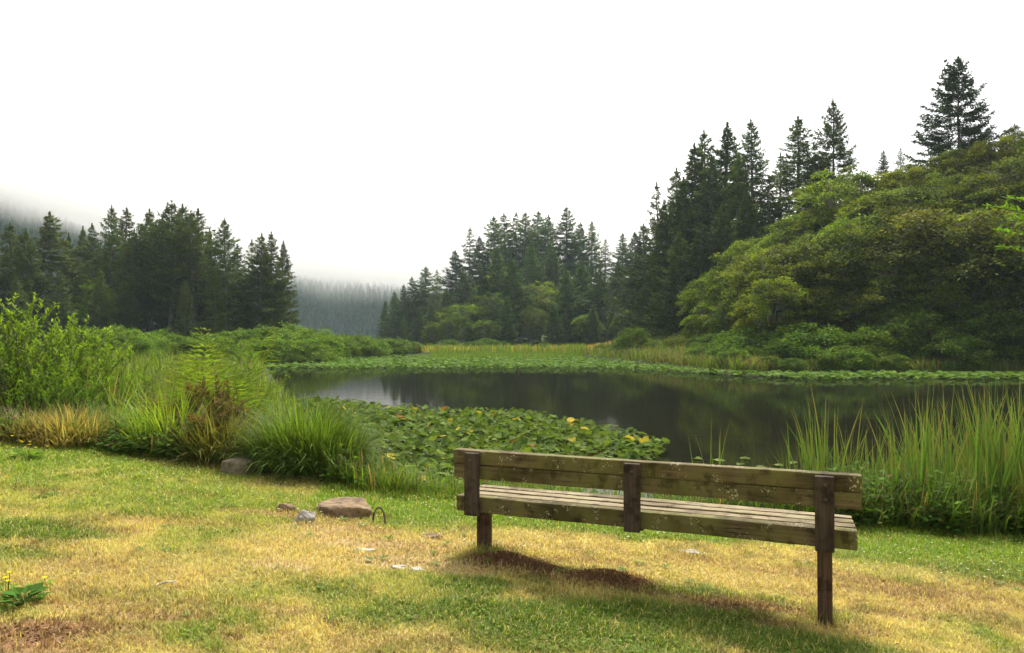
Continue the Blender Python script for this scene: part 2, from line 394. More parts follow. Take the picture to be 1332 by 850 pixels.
# ------------------------------------------------------------------ lawn grass (nobody could count it)
def lawn():
    rg = np.random.default_rng(11); N = 600000
    d = rg.uniform(2.6, 9.0, N) ** 1.0
    X = rg.uniform(-1, 1, N) * (.76 * d + .6 + 3.6 * rg.random(N) ** 3); Y = d
    k = Y < edge(X) + .35
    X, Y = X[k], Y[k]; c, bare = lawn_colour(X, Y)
    k = rg.random(len(X)) > bare * .88
    X, Y, c, bare = X[k], Y[k], c[k], bare[k]; N = len(X)
    green = np.clip((c[:, 1] - c[:, 0]) / .08, 0, 1)
    n = fbm(X * 5, Y * 5, 71)
    h = (.018 + .030 * rg.random(N) + .022 * green * rg.random(N)) * (.55 + .9 * n)
    h *= 1 + .8 * S((Y - edge(X) + .1) / .3)
    c = jit(rg, c * (1.0 + .25 * rg.random((N, 1))), N, .28, .1)
    dead = rg.random(N) < .16
    c[dead] = jit(rg, STRAW * 1.05, dead.sum(), .3)
    m = MB(); p = np.c_[X, Y, gz(X, Y) - .003]
    blades(m, p, h * 1.25, .0035 + .0014 * Y * .5, rg.random(N) * 2 * np.pi, .25 + .65 * rg.random(N), c, 2)
    # clover and plantain among the green
    k = np.where((green > .5) & (rg.random(N) < .05))[0]
    k = np.repeat(k, 3); q = p[k] + np.c_[rg.normal(0, .012, (len(k), 2)), .008 + .02 * rg.random(len(k))]
    dd = np.c_[rg.normal(size=(len(k), 2)), .25 + 0 * k]
    leaves(m, q, dd, np.tile((0, 0, 1.), (len(k), 1)) + .3 * rdir(rg, len(k)), .02 + .018 * rg.random(len(k)), .013 + .01 * rg.random(len(k)), jit(rg, BRIGHT * .75, len(k), .3), .1)
    tag(link('lawn_grass', m.data('lawn_grass', M_grass)), kind='stuff')
    # tiny pale clover flowers along the water side of the lawn
    N = 420; X = rg.uniform(-4.5, 6, N); Y = edge(X) - rg.random(N) ** 1.5 * 1.5; m = MB()
    z = gz(X, Y) + .03 + .02 * rg.random(N); p = np.c_[X, Y, z]
    for a in range(4):
        th = a * np.pi / 2
        leaves(m, p, np.tile((math.cos(th), math.sin(th), .5), (N, 1)), np.tile((0, 0, 1.), (N, 1)), .011, .011, (.75, .72, .55))
    tag(link('clover_flowers', m.data('clover_flowers', M_grass)), kind='stuff')
lawn()

def crumbs():
    # loose soil on the worn places and molehills
    rg = np.random.default_rng(19); m = MB()
    for px, py, rx, ry, n in ((655, 731, .26, .15, 1200), (700, 742, .2, .1, 700), (790, 757, .3, .17, 1500), (970, 790, .3, .1, 200), (460, 672, .25, .06, 120), (60, 822, .3, .1, 160), (545, 733, .25, .08, 120)):
        mx, my = px_ground(px, py); X = mx + rg.normal(0, rx * .6, n); Y = my + rg.normal(0, ry * .6, n); z = gz(X, Y)
        for k in range(3):
            d = rdir(rg, n); sz = .006 + .026 * rg.random(n) ** 3
            leaves(m, np.c_[X, Y, z + .004] - d * sz[:, None] * .5, d, rdir(rg, n), sz, sz * .9, jit(rg, DIRT * 1.2 if px != 545 else SAND, n, .35), .3)
    tag(link('loose_soil', m.data('loose_soil', M_grass)), kind='stuff')
crumbs()

def litter():
    # dry leaf bits and broad weed leaves lying about the turf
    rg = np.random.default_rng(23); m = MB(); n = 900
    Y = rg.uniform(2.8, 8, n); X = rg.uniform(-1, 1, n) * (.76 * Y + .8); k = Y < edge(X); X, Y = X[k], Y[k]; n = len(X)
    az = rg.random(n) * 6.28; d = np.c_[np.cos(az), np.sin(az), rg.normal(0, .2, n)]
    c = jit(rg, np.where(rg.random((n, 1)) < .6, np.array((.16, .09, .04)), np.array((.42, .33, .12))), n, .3)
    leaves(m, np.c_[X, Y, gz(X, Y) + .018], d, np.tile((0, 0, 1.), (n, 1)) + .4 * rdir(rg, n), rg.uniform(.015, .045, n), rg.uniform(.008, .02, n), c, .2)
    n = 260; Y = rg.uniform(2.9, 7.4, n); X = rg.uniform(-1, 1, n) * (.76 * Y + .5); k = (fbm(X * 1.3, Y * 1.3, 40) > .47) & (Y < edge(X)); X, Y = X[k], Y[k]; n = len(X)
    for r in range(7):
        az = r * .9 + rg.random(n); d = np.c_[np.cos(az), np.sin(az), rg.uniform(.1, .5, n)]; l = rg.uniform(.03, .065, n)
        leaves(m, np.c_[X, Y, gz(X, Y) + .012], d, np.tile((0, 0, 1.), (n, 1)), l, l * .45, jit(rg, (.12, .21, .025), n, .3), .1)
    # long untrimmed blades round the bench posts
    for px, py in ((634, 722), (1073, 806)):
        x, y = px_ground(px, py); n = 170; a = rg.random(n) * 6.28; r = .05 + .09 * rg.random(n); p = np.c_[x + r * np.cos(a), y + r * np.sin(a), np.zeros(n)]; p[:, 2] = gz(p[:, 0], p[:, 1]) - .005
        blades(m, p, rg.uniform(.05, .13, n), .005, rg.random(n) * 6.28, rg.uniform(.2, .8, n), jit(rg, lerp(np.array(GREEN), STRAW, rg.random((n, 1)) * .7), n, .25), 3)
    tag(link('leaf_litter', m.data('leaf_litter', M_grass)), kind='stuff')
litter()

# ------------------------------------------------------------------ bench
def rbox(mb, lo, hi, bev=.006, col=(1, 1, 1), jitter=0):
    bm = bmesh.new(); bmesh.ops.create_cube(bm, size=1)
    lo = np.array(lo, float); hi = np.array(hi, float)
    for v in bm.verts: v.co = Vector(lo + (np.array(v.co) + .5) * (hi - lo))
    if jitter:
        bmesh.ops.subdivide_edges(bm, edges=[e for e in bm.edges if e.calc_length() > 1], cuts=40)
    bmesh.ops.bevel(bm, geom=[e for e in bm.edges if len(e.link_faces) < 2 or e.calc_face_angle() > 1], offset=bev, segments=2, affect='EDGES', profile=.6)
    bm.verts.index_update()
    v = np.array([x.co[:] for x in bm.verts])
    if jitter:
        sd_ = jitter * 13.7
        v[:, 2] += .010 * (fbm(v[:, 0] * 1.3 + sd_, v[:, 1] * 6 + sd_, 131, 3) - .5) + .004 * (fbm(v[:, 0] * 14 + sd_, v[:, 1] * 20 + v[:, 2] * 20, 133, 2) - .5)
        v[:, 1] += .010 * (fbm(v[:, 0] * 1.1 - sd_, v[:, 2] * 6 + sd_, 132, 3) - .5) + .004 * (fbm(v[:, 0] * 14 - sd_, v[:, 1] * 20 - v[:, 2] * 20, 134, 2) - .5)
    for k in {len(f.verts) for f in bm.faces}:
        fs = np.array([[q.index for q in f.verts] for f in bm.faces if len(f.verts) == k])
        s = MB.__new__(MB)
        mb.v.append(v if k is not None else v); mb.c.append(np.tile(col, (len(v), 1)).astype(float)); mb.f.append(fs + mb.n); mb.n += len(v)
    bm.free()

def bench():
    import itertools; cnt = itertools.count(1)
    A = P(616, 440, 5.55); B = P(1071, 440, 4.62)
    rz = math.atan2(B.y - A.y, B.x - A.x); Ln = math.hypot(B.x - A.x, B.y - A.y)
    mid = ((A.x + B.x) / 2, (A.y + B.y) / 2)
    top = CZ - .845                                     # world height of the back's top
    root = empty('park_bench', (mid[0], mid[1], top - .90), rz)
    tag(root, 'weathered mossy wooden park bench seen from behind, facing the pond', 'bench')
    T = .90; h = Ln / 2
    def part(name, lo, hi, mat, bev=.007, par=root, label=None):
        m = MB(); rbox(m, lo, hi, bev, jitter=(next(cnt) if hi[0] - lo[0] > 1 else 0))
        o = link(name, m.data(name, mat, False), par)
        if label: o['label'] = label
        return o
    lx, rx = -h - .17, h + .215
    part('back_plank', (lx, .0, T - .104), (rx, .088, T), M_plank, .010, label='upper back plank speckled with pale lichen')
    part('back_plank', (lx + .004, .002, T - .212), (rx - .004, .086, T - .107), M_plank, .008)
    # seat: a deep rear rail and three slats in front of it
    st = T - .345
    part('seat_rail', (lx + .02, .012, st - .118), (rx - .028, .098, st), M_plank, .009, label='mossy rear rail of the seat')
    for i in range(3):
        y0 = .118 + i * .112
        part('seat_slat', (lx + .03 + .01 * i, y0, st - .085 + .004 * i), (rx - .034 - .006 * i, y0 + .092, st + .003 * i), M_seat, .009)
    for x in (-h, 0.0, h):
        b = part('batten', (x - .056, -.048, T - .478), (x + .056, -.002, T - .012), M_batten, .009)
        for zz in (T - .065, T - .155):
            m = MB(); th = np.linspace(0, 2 * np.pi, 8, endpoint=False)
            tube(m, [(x + .004, -.0475, zz), (x + .004, -.055, zz), (x + .004, -.060, zz)], [.014, .014, .008], 8)
            link('bolt', m.data('bolt', M_bolt, True), b)
        # cross bearer under the slats
        part('bearer', (x - .045, .105, st - .155), (x + .045, .44, st - .092), M_batten, .006)
    for x in (-h, h):
        wx = mid[0] + math.cos(rz) * x - math.sin(rz) * .2; wy = mid[1] + math.sin(rz) * x + math.cos(rz) * .2
        bz = gz1(wx, wy) - (top - .90)
        part('leg', (x - .045, .15, bz - .06), (x + .045, .245, st - .157), M_leg, .008)
bench()

# ------------------------------------------------------------------ stones and small things on the lawn
def stone(name, px, py, sx, sy, sz, mat, label, cat='rock', seed=0, rz=0, sink=.42, rough=.42, group=None):
    x, y = px_ground(px, py); rg = np.random.default_rng(seed)
    bm = bmesh.new(); bmesh.ops.create_icosphere(bm, subdivisions=4, radius=1)
    v = np.array([q.co[:] for q in bm.verts]); f = np.array([[q.index for q in t.verts] for t in bm.faces]); bm.free()
    for k in range(9):                                   # knock flat facets off
        n = unit(rg.normal(size=3)); n[2] = abs(n[2]) * .8; n = unit(n); t = rg.uniform(.62, .9)
        dd = v @ n; v = v - np.clip(dd - t, 0, None)[:, None] * n
    q = fbm(v[:, 0] * 2.5 + v[:, 2] * 1.7, v[:, 1] * 2.5 + seed, seed, 4) - .5
    v = v * (1 + rough * q)[:, None] * np.array((sx, sy, sz))
    m = MB(); m.add(v, f)
    o = link(name, m.data(name, mat, False), None, (x, y, gz1(x, y) + sz * (1 - sink) - sz * .25)); o.rotation_euler = (0, 0, rz)
    return tag(o, label, cat, group)
stone('rock', 452, 668, .27, .18, .115, M_brown, 'low brown humped rock beside the curved root loop', seed=3, rz=-.2)
stone('rock', 398, 678, .085, .07, .075, M_stone, 'small upright grey angular rock on the straw lawn', seed=6, rz=.4, sink=.35)
stone('rock', 372, 664, .09, .06, .05, M_brown, 'small dark brown rock beside the upright grey rock', seed=8, sink=.3)
stone('rock', 562, 699, .10, .05, .028, M_brown, 'flat brown rock sunk in straw near the bench left leg', seed=9, rz=-.3)
stone('flat_stone', 518, 738, .075, .045, .016, M_pale, 'flat pale chip lying in the sandy patch, left one', 'stone', seed=12)
stone('flat_stone', 543, 740, .05, .035, .015, M_pale, 'smaller pale chip lying in the sandy patch, nearest the bench', 'stone', seed=14)
stone('flat_stone', 474, 716, .10, .05, .014, M_pale, 'thin pale slab showing through the worn straw grass', 'stone', seed=15)
stone('flat_stone', 896, 719, .13, .06, .022, M_stone, 'flat grey stone under the bench seat, half sunk in grass', 'stone', seed=17)

def small_things():
    # arching root loop at the rock's right end
    x, y = px_ground(487, 679); z = gz1(x, y); t = np.linspace(0, np.pi, 12)
    m = MB(); tube(m, np.c_[x + .045 - .055 * np.cos(t), y + .02 * np.cos(t), z - .01 + .135 * np.sin(t) ** .8], .009, 8)
    tag(link('root_loop', m.data('root_loop', M_twig, True)), 'thin dark root arching out of the lawn beside brown rock', 'root')
    # squared block at the lawn edge, under the weeds
    x, y = px_ground(312, 617); z = gz1(x, y); m = MB()
    rbox(m, (-.14, -.13, -.15), (.14, .13, .16), .03)
    o = link('wooden_block', m.data('wooden_block', M_post, True), None, (x, y, z)); o.rotation_euler = (.03, .04, -.25)
    tag(o, 'squared weathered block half under the weeds at the lawn edge', 'block')
    p = P(747, 645, 7.6); m = MB(); rbox(m, (-.17, -.1, -.3), (.17, .1, .05), .025)
    o = link('wooden_block', m.data('wooden_block', M_post, True), None, (p.x, p.y, CZ - 1.65)); o.rotation_euler = (0, .03, .15)
    tag(o, 'weathered block at the pond edge, seen through the gap below the bench back', 'block')
    # twig on the grass
    x, y = px_ground(217, 763); z = gz1(x, y) + .022; m = MB(); tube(m, [(x - .04, y - .03, z), (x, y, z + .008), (x + .055, y + .03, z + .004)], [.006, .006, .004], 6, (1, 1, 1))
    tag(link('wood_chip', m.data('wood_chip', M_pale)), 'short pale stick lying on the straw grass', 'stick')
    # snag standing in the pond
    p = P(674, 493, 46); m = MB(); tube(m, [(p.x, p.y, -.4), (p.x + .02, p.y, .2), (p.x - .06, p.y, .42), (p.x - .04, p.y, .62)], [.07, .06, .05, .02], 6)
    tube(m, [(p.x + .02, p.y, .2), (p.x + .16, p.y, .34)], [.03, .015], 5)
    tag(link('snag', m.data('snag', M_twig, True)), 'short dark snag poking out of the open water', 'snag')
    # low weeds with yellow flowers
    for px, py, nl, sz, fl, lab in ((35, 785, 34, .12, 0, 'dark green leafy dock plant on the dry lawn at lower left'), (12, 772, 12, .09, 3, 'weed with yellow flowers beside the leafy dock plant'),
                                (55, 765, 9, .07, 1, 'small weed with one yellow flower behind the dock plant'), (35, 598, 22, .16, 9, 'yellow-flowered weed at the lawn edge on the left'),
                                (58, 645, 16, .12, 0, 'flat pale green rosette weed on the left lawn'), (8, 632, 6, .06, 1, 'tiny weed with an orange-yellow flower at the left lawn')):
        x, y = px_ground(px, py); z = gz1(x, y); rg = np.random.default_rng(px * 7 + py)
        root = empty('weed' if nl != 34 else 'dock_plant', (x, y, z)); tag(root, lab, 'weed' if nl != 34 else 'plant')
        m = MB(); az = rg.random(nl) * 6.28; el = rg.uniform(.15, 1.0, nl) if nl != 16 else rg.uniform(.02, .25, nl)
        d = np.c_[np.cos(az) * np.cos(el), np.sin(az) * np.cos(el), np.sin(el)]
        l = sz * rg.uniform(.6, 1.1, nl); st = d * (l * .5)[:, None]
        up = np.tile((0, 0, 1.), (nl, 1)) + .2 * rdir(rg, nl)
        leaves(m, st, d * (1, 1, .25), up, l * .75, l * .55, jit(rg, (.075, .18, .02) if nl == 34 else (.16, .28, .03), nl, .3), .12)
        for q in st: tube(m, [(0, 0, 0), q * .6 + (0, 0, .004), q], .0025, 4, (.1, .16, .03))
        link('foliage', m.data('foliage', M_leaf), root)
        for k in range(fl):
            m = MB(); q = np.r_[rg.normal(0, sz * .7, 2), sz * rg.uniform(.7, 1.5)]
            tube(m, [(q[0] * .4, q[1] * .4, 0), (q[0] * .8, q[1] * .8, q[2] * .6), q], .002, 4, (.12, .2, .03))
            a = np.linspace(0, 6.28, 10); n = len(a)
            leaves(m, np.tile(q, (n, 1)), np.c_[np.cos(a), np.sin(a), .4 + 0 * a], np.tile((0, 0, 1.), (n, 1)), .02, .012, (.75, .6, .02) if px != 8 else (.8, .38, .02))
            link('flower', m.data('flower', M_leaf), root)
small_things()

# ------------------------------------------------------------------ trees
def spruce(seed, H=20., Rad=3.6, bare=.05, nb=190, dens=15, tint=(.082, .128, .026), topup=42, spray=.34, thin=1.0):
    rg = np.random.default_rng(seed); tm = MB(); cm = MB()
    zz = np.linspace(0, 1, 14); wob = np.cumsum(rg.normal(0, .06, (14, 2)), 0) * zz[:, None] ** .5
    tp = np.c_[wob, zz * H]; r0 = .0135 * H
    tube(tm, tp, r0 * (1 - zz) ** .85 + .02, 8)
    def axis_at(t): return np.array([np.interp(t, zz, tp[:, 0]), np.interp(t, zz, tp[:, 1]), t * H])
    px_, dx_, lx_, wx_, cx_, nn_ = [], [], [], [], [], []
    nw = max(12, nb // 6); asy = rg.uniform(.05, .25); az0 = rg.random() * 6.28
    for i in range(nw * 6):
        t = bare + (.975 - bare) * max(0, (i // 6 + rg.normal(.5, .34 if i < nw * 4 else .22)) / nw) ** .95
        t = min(max(t, bare * .8), .985)
        q = (1 - t) / (1 - bare)
        L = Rad * 1.12 * (q ** .8) * (1 - .18 * max(0, (q - .7) / .3)) * rg.choice((.62, .85, 1.0, 1.1)) * rg.uniform(.85, 1.12) * (1 + asy * math.cos(i * 2.4 - az0)) + .05
        if rg.random() < .12: L *= 1.3
        az = i * 2.39996 + rg.normal(0, .35)
        e0 = R(lerp(-14, topup + 14 * max(0, (t - .85) / .15), t ** 1.7) + rg.normal(0, 9))
        h = np.array([math.cos(az), math.sin(az), 0.]); b = axis_at(t)
        s = np.linspace(0, 1, 6)
        droop = .26 * (1 - t) ** .6
        bp = b + h * (s * L * math.cos(e0))[:, None]
        bp[:, 2] += L * (s * math.sin(e0) - droop * np.sin(s * 2.2) + .20 * s ** 3)
        tube(tm, bp, lerp(.020, .004, s) * (.6 + .25 * L), 3, cap=False)
        k = max(6, int(L * dens)); ss = .10 + .9 * rg.random(k) ** .75
        base = np.stack([np.interp(ss, s, bp[:, j]) for j in range(3)], 1)
        sd = np.where(rg.random(k) < .5, -1, 1) * np.radians(rg.uniform(18, 75, k))
        dd = np.c_[np.cos(az + sd), np.sin(az + sd), rg.normal(-.20, .20, k) + .35 * t]
        ll = np.minimum(L * .36, .95) * (1.05 - .7 * ss) * rg.uniform(.6, 1.3, k) + spray * .1 * min(1, L)
        px_.append(base); dx_.append(unit(dd)); lx_.append(ll)
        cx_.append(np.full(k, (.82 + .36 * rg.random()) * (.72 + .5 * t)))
    n = 26; f = rg.random(n)                              # the leader, tapering to a point
    px_.append(axis_at(.955) + np.c_[np.zeros((n, 2)), f * .052 * H]); a = rg.random(n) * 6.28
    dx_.append(unit(np.c_[np.cos(a) * (1 - f), np.sin(a) * (1 - f), .7 + f])); lx_.append(.16 * (1.05 - f)); cx_.append(np.full(n, 1.0))
    base = np.concatenate(px_); dd = np.concatenate(dx_); ll = np.concatenate(lx_); cv = np.concatenate(cx_)
    n = len(base)
    for rep in range(4):                                 # each spray: needle tufts along a twig, some hanging
        f = rep / 4.0
        p = base + dd * (ll * f)[:, None] + rg.normal(0, .03, (n, 3))
        d = unit(dd + rg.normal(0, .38, (n, 3)) + np.array((0, 0, -.30 if rep % 2 else -.02)))
        nr = unit(np.array((0, 0, 1.)) + rg.normal(0, .55, (n, 3)))
        d[-26:] = unit(dd[-26:] + rg.normal(0, .12, (26, 3)))
        w = (.085 + .06 * rg.random(n)) * thin
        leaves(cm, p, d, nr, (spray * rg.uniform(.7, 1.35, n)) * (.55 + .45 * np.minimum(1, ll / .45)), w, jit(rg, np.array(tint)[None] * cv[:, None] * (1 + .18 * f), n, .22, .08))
    return dict(trunk=tm.data('trunk', M_bark, True), crown=cm.data('crown', M_needle), H=H)

def broadleaf(seed, H=9., Rad=4., ncl=60, per=230, leaf=.17, flat=.38, crad=(.7, 1.5), lean=(0, 0), tint=(.12, .17, .025), low=.25, stems=3, bark_=None, squash=.45, wl=.62, twig=.03, up=.55, tvar=.42):
    rg = np.random.default_rng(seed); tm = MB(); cm = MB(); cs = []
    ctr = np.array((lean[0], lean[1], H * (1 - squash))); rad = np.array((Rad, Rad, H * squash))
    while len(cs) < ncl:
        u = rdir(rg, 1)[0] * (rg.random() ** (1 / 4.5)); c = ctr + u * rad * .88
        if c[2] > H * low * rg.uniform(.6, 1.3): cs.append(c)
    cs = np.array(cs); nst = []
    for s in range(stems):
        a = rg.random() * 6.28; b0 = np.array((math.cos(a), math.sin(a), 0)) * .03 * H * (stems > 1)
        k = rg.integers(len(cs)); e = lerp(ctr, cs[k], .55); e[2] = H * rg.uniform(.62, .8)
        t = np.linspace(0, 1, 9)[:, None]
        pt = b0 * (1 - t) + e * t + np.array((1, 0, 0)) * 0; pt[:, 2] = e[2] * t[:, 0] ** .85
        pt[1:-1, :2] += rg.normal(0, .012 * H, (7, 2)); tube(tm, pt, lerp(.016 * H, .004 * H, t[:, 0]) * (1.2 if stems == 1 else .8), 7); nst.append(pt)
    allp = np.concatenate(nst)
    for c in cs:
        dist = np.linalg.norm(allp - c, axis=1) + 2.2 * np.clip(allp[:, 2] - c[2] + .1 * H, 0, None)
        q = allp[np.argmin(dist)]; t = np.linspace(0, 1, 6)[:, None]
        pt = q * (1 - t) + c * t; pt[:, 2] += .05 * H * np.sin(t[:, 0] * np.pi) * rg.uniform(-.6, 1); pt[1:-1] += rg.normal(0, .01 * H, (4, 3))
        tube(tm, pt, lerp(twig * 1.2, twig * .3, t[:, 0]), 4, cap=False)
    for c in cs:
        cr = rg.uniform(*crad); n = int(per * (cr / np.mean(crad)) ** 1.6)
        g = np.clip(rg.normal(0, .48, (n, 3)), -1.35, 1.35)                  # feathery, no hard rim
        out = unit(np.array((c[0] - ctr[0], c[1] - ctr[1], 0)) + rg.normal(0, .5, 3) * (1, 1, 0) + 1e-6)
        sid = np.array((-out[1], out[0], 0.)); tl = math.radians(rg.uniform(-30, 12))
        ex = out * math.cos(tl) + np.array((0, 0, math.sin(tl))); ez = np.cross(ex, sid)
        o = cr * (g[:, :1] * 1.35 * ex + g[:, 1:2] * .85 * sid + g[:, 2:] * flat * ez * -np.sign(ez[2] + 1e-9) * -1)
        u = unit(o + 1e-6)
        o[:, 2] -= .22 * cr * (np.hypot(o[:, 0], o[:, 1]) / cr) ** 2         # sprays droop at the rim
        nr = unit(np.array((0, 0, up)) + .25 * u + .3 * out + .5 * rdir(rg, n))
        d = unit(u * (1, 1, .3) + .6 * out + rdir(rg, n) * .7 + np.array((0, 0, -.15)))
        cl = np.array(tint) * (1 + tvar * (rg.random() * 2 - 1)) * np.array((1 + .22 * (rg.random() - .4), 1, 1))
        leaves(cm, c + o, d, nr, leaf * rg.uniform(.65, 1.3, n), leaf * wl * rg.uniform(.7, 1.2, n), jit(rg, cl, n, .42, .12), .1)
    return dict(trunk=tm.data('trunk', bark_ or M_alderbark, True), crown=cm.data('crown', M_leaf), H=H)

ORD = 'first second third fourth fifth sixth seventh eighth ninth tenth eleventh twelfth thirteenth fourteenth fifteenth sixteenth seventeenth eighteenth nineteenth twentieth twenty-first twenty-second twenty-third twenty-fourth twenty-fifth twenty-sixth twenty-seventh twenty-eighth twenty-ninth thirtieth thirty-first thirty-second thirty-third thirty-fourth thirty-fifth thirty-sixth thirty-seventh thirty-eighth thirty-ninth fortieth forty-first forty-second forty-third forty-fourth forty-fifth forty-sixth forty-seventh forty-eighth forty-ninth fiftieth'.split()

def put(kind, name, px, topy, d, wide=1.0, col=(1, 1, 1), rz=None, cat='tree', group=None, label=None, sink=.15):
    X = (px - 666) / F * d; zb = gz1(X, d) - sink; zt = CZ - (topy - HZ) / F * d
    s = max(.15, (zt - zb) / kind['H'])
    root = empty(name, (X, d, zb), rng.random() * 6.28 if rz is None else rz, (s * wide, s * wide, s))
    for part in ('trunk', 'crown'):
        o = link(part, kind[part], root); o.color = (*col, 1)
    tag(root, label, cat, group); return root

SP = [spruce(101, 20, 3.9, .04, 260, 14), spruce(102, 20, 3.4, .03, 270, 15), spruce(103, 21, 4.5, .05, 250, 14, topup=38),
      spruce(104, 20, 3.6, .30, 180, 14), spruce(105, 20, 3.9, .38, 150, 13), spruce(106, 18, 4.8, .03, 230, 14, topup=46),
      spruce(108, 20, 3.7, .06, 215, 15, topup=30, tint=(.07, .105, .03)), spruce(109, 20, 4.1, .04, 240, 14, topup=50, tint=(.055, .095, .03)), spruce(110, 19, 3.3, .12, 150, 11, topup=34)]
SPB = spruce(107, 15, 5.0, .06, 190, 22, topup=48, spray=.26, tint=(.045, .07, .03))

groves = {}
def conifer(grove, k, px, ty, d, wide=1.0, col=(1, 1, 1), name='spruce_tree'):
    wide *= {'left': 1.15, 'knoll': 1.38, 'slope': 1.18}[grove] * rng.uniform(.85, 1.2)
    if k in (0, 1) and rng.random() < .6: k = int(rng.choice((6, 7, 8)))
    col = np.array(col) * rng.uniform(.85, 1.2) * np.array((rng.uniform(.9, 1.15), 1, 1))
    o = put(SP[k], name, px, ty, d, wide, col); groves.setdefault(grove, []).append((px, o, k, wide))

# left bank grove: px, top row, distance, variant
for a in ((-60, 285, 88, 2), (-22, 300, 84, 5), (12, 291, 90, 2), (33, 300, 86, 5, 1.1), (66, 278, 92, 0, 1.15), (90, 306, 99, 1), (109, 297, 100, 1), (124, 292, 98, 0), (144, 268, 96, 2, .9), (158, 272, 103, 1),
          (172, 300, 93, 3), (184, 293, 99, 4), (196, 273, 95, 3, 1.1), (210, 283, 104, 0), (222, 263, 94, 4, 1.15), (234, 267, 101, 0), (248, 276, 92, 4, 1.1), (259, 274, 98, 0, 1.15), (275, 300, 100, 1), (292, 285, 90, 4, .85), (306, 318, 100, 0),
          (327, 313, 97, 1), (338, 305, 93, 0, 1.0), (354, 302, 95, 2, .95), (365, 315, 98, 1, 1.1), (240, 365, 84, 5, .7), (130, 350, 86, 0, .9), (20, 360, 80, 2), (160, 365, 88, 5, .9), (310, 360, 92, 5, .9), (280, 350, 88, 0, .9), (80, 350, 82, 0, 1)):
    conifer('left', a[3], a[0], a[1], a[2], a[4] if len(a) > 4 else 1.0, (1.05, .95, .9))
# wooded knoll across the pond
for a in ((500, 392, 172, 1), (513, 380, 165, 0), (525, 371, 160, 1), (539, 361, 158, 0, 1.1), (553, 347, 163, 2), (569, 352, 156, 1), (580, 375, 150, 0, 1.1), (593, 326, 168, 1), (610, 296, 172, 0), (624, 308, 178, 1), (642, 281, 182, 2, .9),
          (656, 277, 186, 1, 1.1), (672, 277, 190, 0, 1.1), (684, 276, 184, 2, 1.1), (699, 274, 188, 2), (712, 280, 192, 0), (738, 268, 178, 2, .95), (754, 290, 182, 0, 1.1), (769, 287, 186, 2, .9), (787, 311, 172, 0, 1.2), (809, 303, 168, 2, .9), (827, 302, 160, 0, 1.2),
          (645, 322, 140, 2, 1.1), (667, 336, 136, 0, 1.2), (690, 315, 158, 2), (720, 325, 160, 0), (757, 340, 138, 2, 1.1), (738, 350, 132, 0), (719, 395, 122, 1, 1.1), (780, 350, 134, 0, 1.1), (802, 338, 142, 1, 1.2), (822, 345, 130, 0, 1.1), (628, 352, 138, 1), (606, 350, 150, 0), (845, 330, 126, 1, 1.2), (545, 400, 140, 0, 1.1), (562, 392, 138, 2), (525, 410, 142, 1), (660, 385, 125, 5, .8), (772, 395, 122, 5, .8), (800, 390, 118, 5, .9)):
    conifer('knoll', a[3], a[0], a[1], a[2], a[4] if len(a) > 4 else 1.0, (.95, 1.05, 1.0))
# tall spruces at the foot of the right slope
for a in ((838, 292, 104, 1), (856, 238, 100, 0), (868, 262, 94, 1, 1.1), (878, 219, 98, 2, .9), (893, 232, 92, 1), (906, 189, 99, 0), (919, 170, 103, 2, .9), (928, 205, 92, 0, 1.1), (941, 162, 100, 1, 1.1), (958, 205, 94, 2, .9), (981, 155, 96, 2, .95),
          (1000, 230, 92, 0, 1.1), (1037, 152, 94, 2), (1062, 200, 98, 1, 1.1), (1086, 129, 92, 5, .8), (1015, 200, 102, 0, 1.1), (885, 300, 86, 5, .75), (860, 335, 92, 0, 1.2), (910, 290, 84, 0, 1.1), (940, 265, 84, 5, .8), (1151, 195, 104, 0), (1174, 192, 108, 1), (970, 250, 86, 1, 1.2), (1110, 225, 100, 0, 1.1), (838, 370, 96, 5, .8)):
    conifer('slope', a[3], a[0], a[1], a[2], a[4] if len(a) > 4 else 1.0, (1.0, .98, .95))
WHERE = {'left': 'grove on the left bank', 'knoll': 'wooded knoll across the pond', 'slope': 'spruces beside the right slope'}
LOOK = ['dense dark spruce', 'slender dark spruce', 'broad dark spruce', 'spruce with a bare lower trunk', 'spruce with a tall bare trunk', 'squat spreading spruce', 'loose olive spruce', 'spiky dark spruce', 'sparse thin-crowned spruce']
for g, lst in groves.items():
    for i, (px, o, k, w) in enumerate(sorted(lst, key=lambda t: t[0])):
        tag(o, f'{LOOK[k]}, {ORD[i]} from left in the {WHERE[g]}', 'tree', {'left': 'spruces of the left bank grove', 'knoll': 'spruces on the knoll across the pond', 'slope': 'spruces beside the right slope'}[g])
o = put(SPB, 'spruce_tree', 1250, 73, 74, 1.05, (.9, .9, .95), label='lone dark spruce standing highest above the alders at upper right', sink=0)

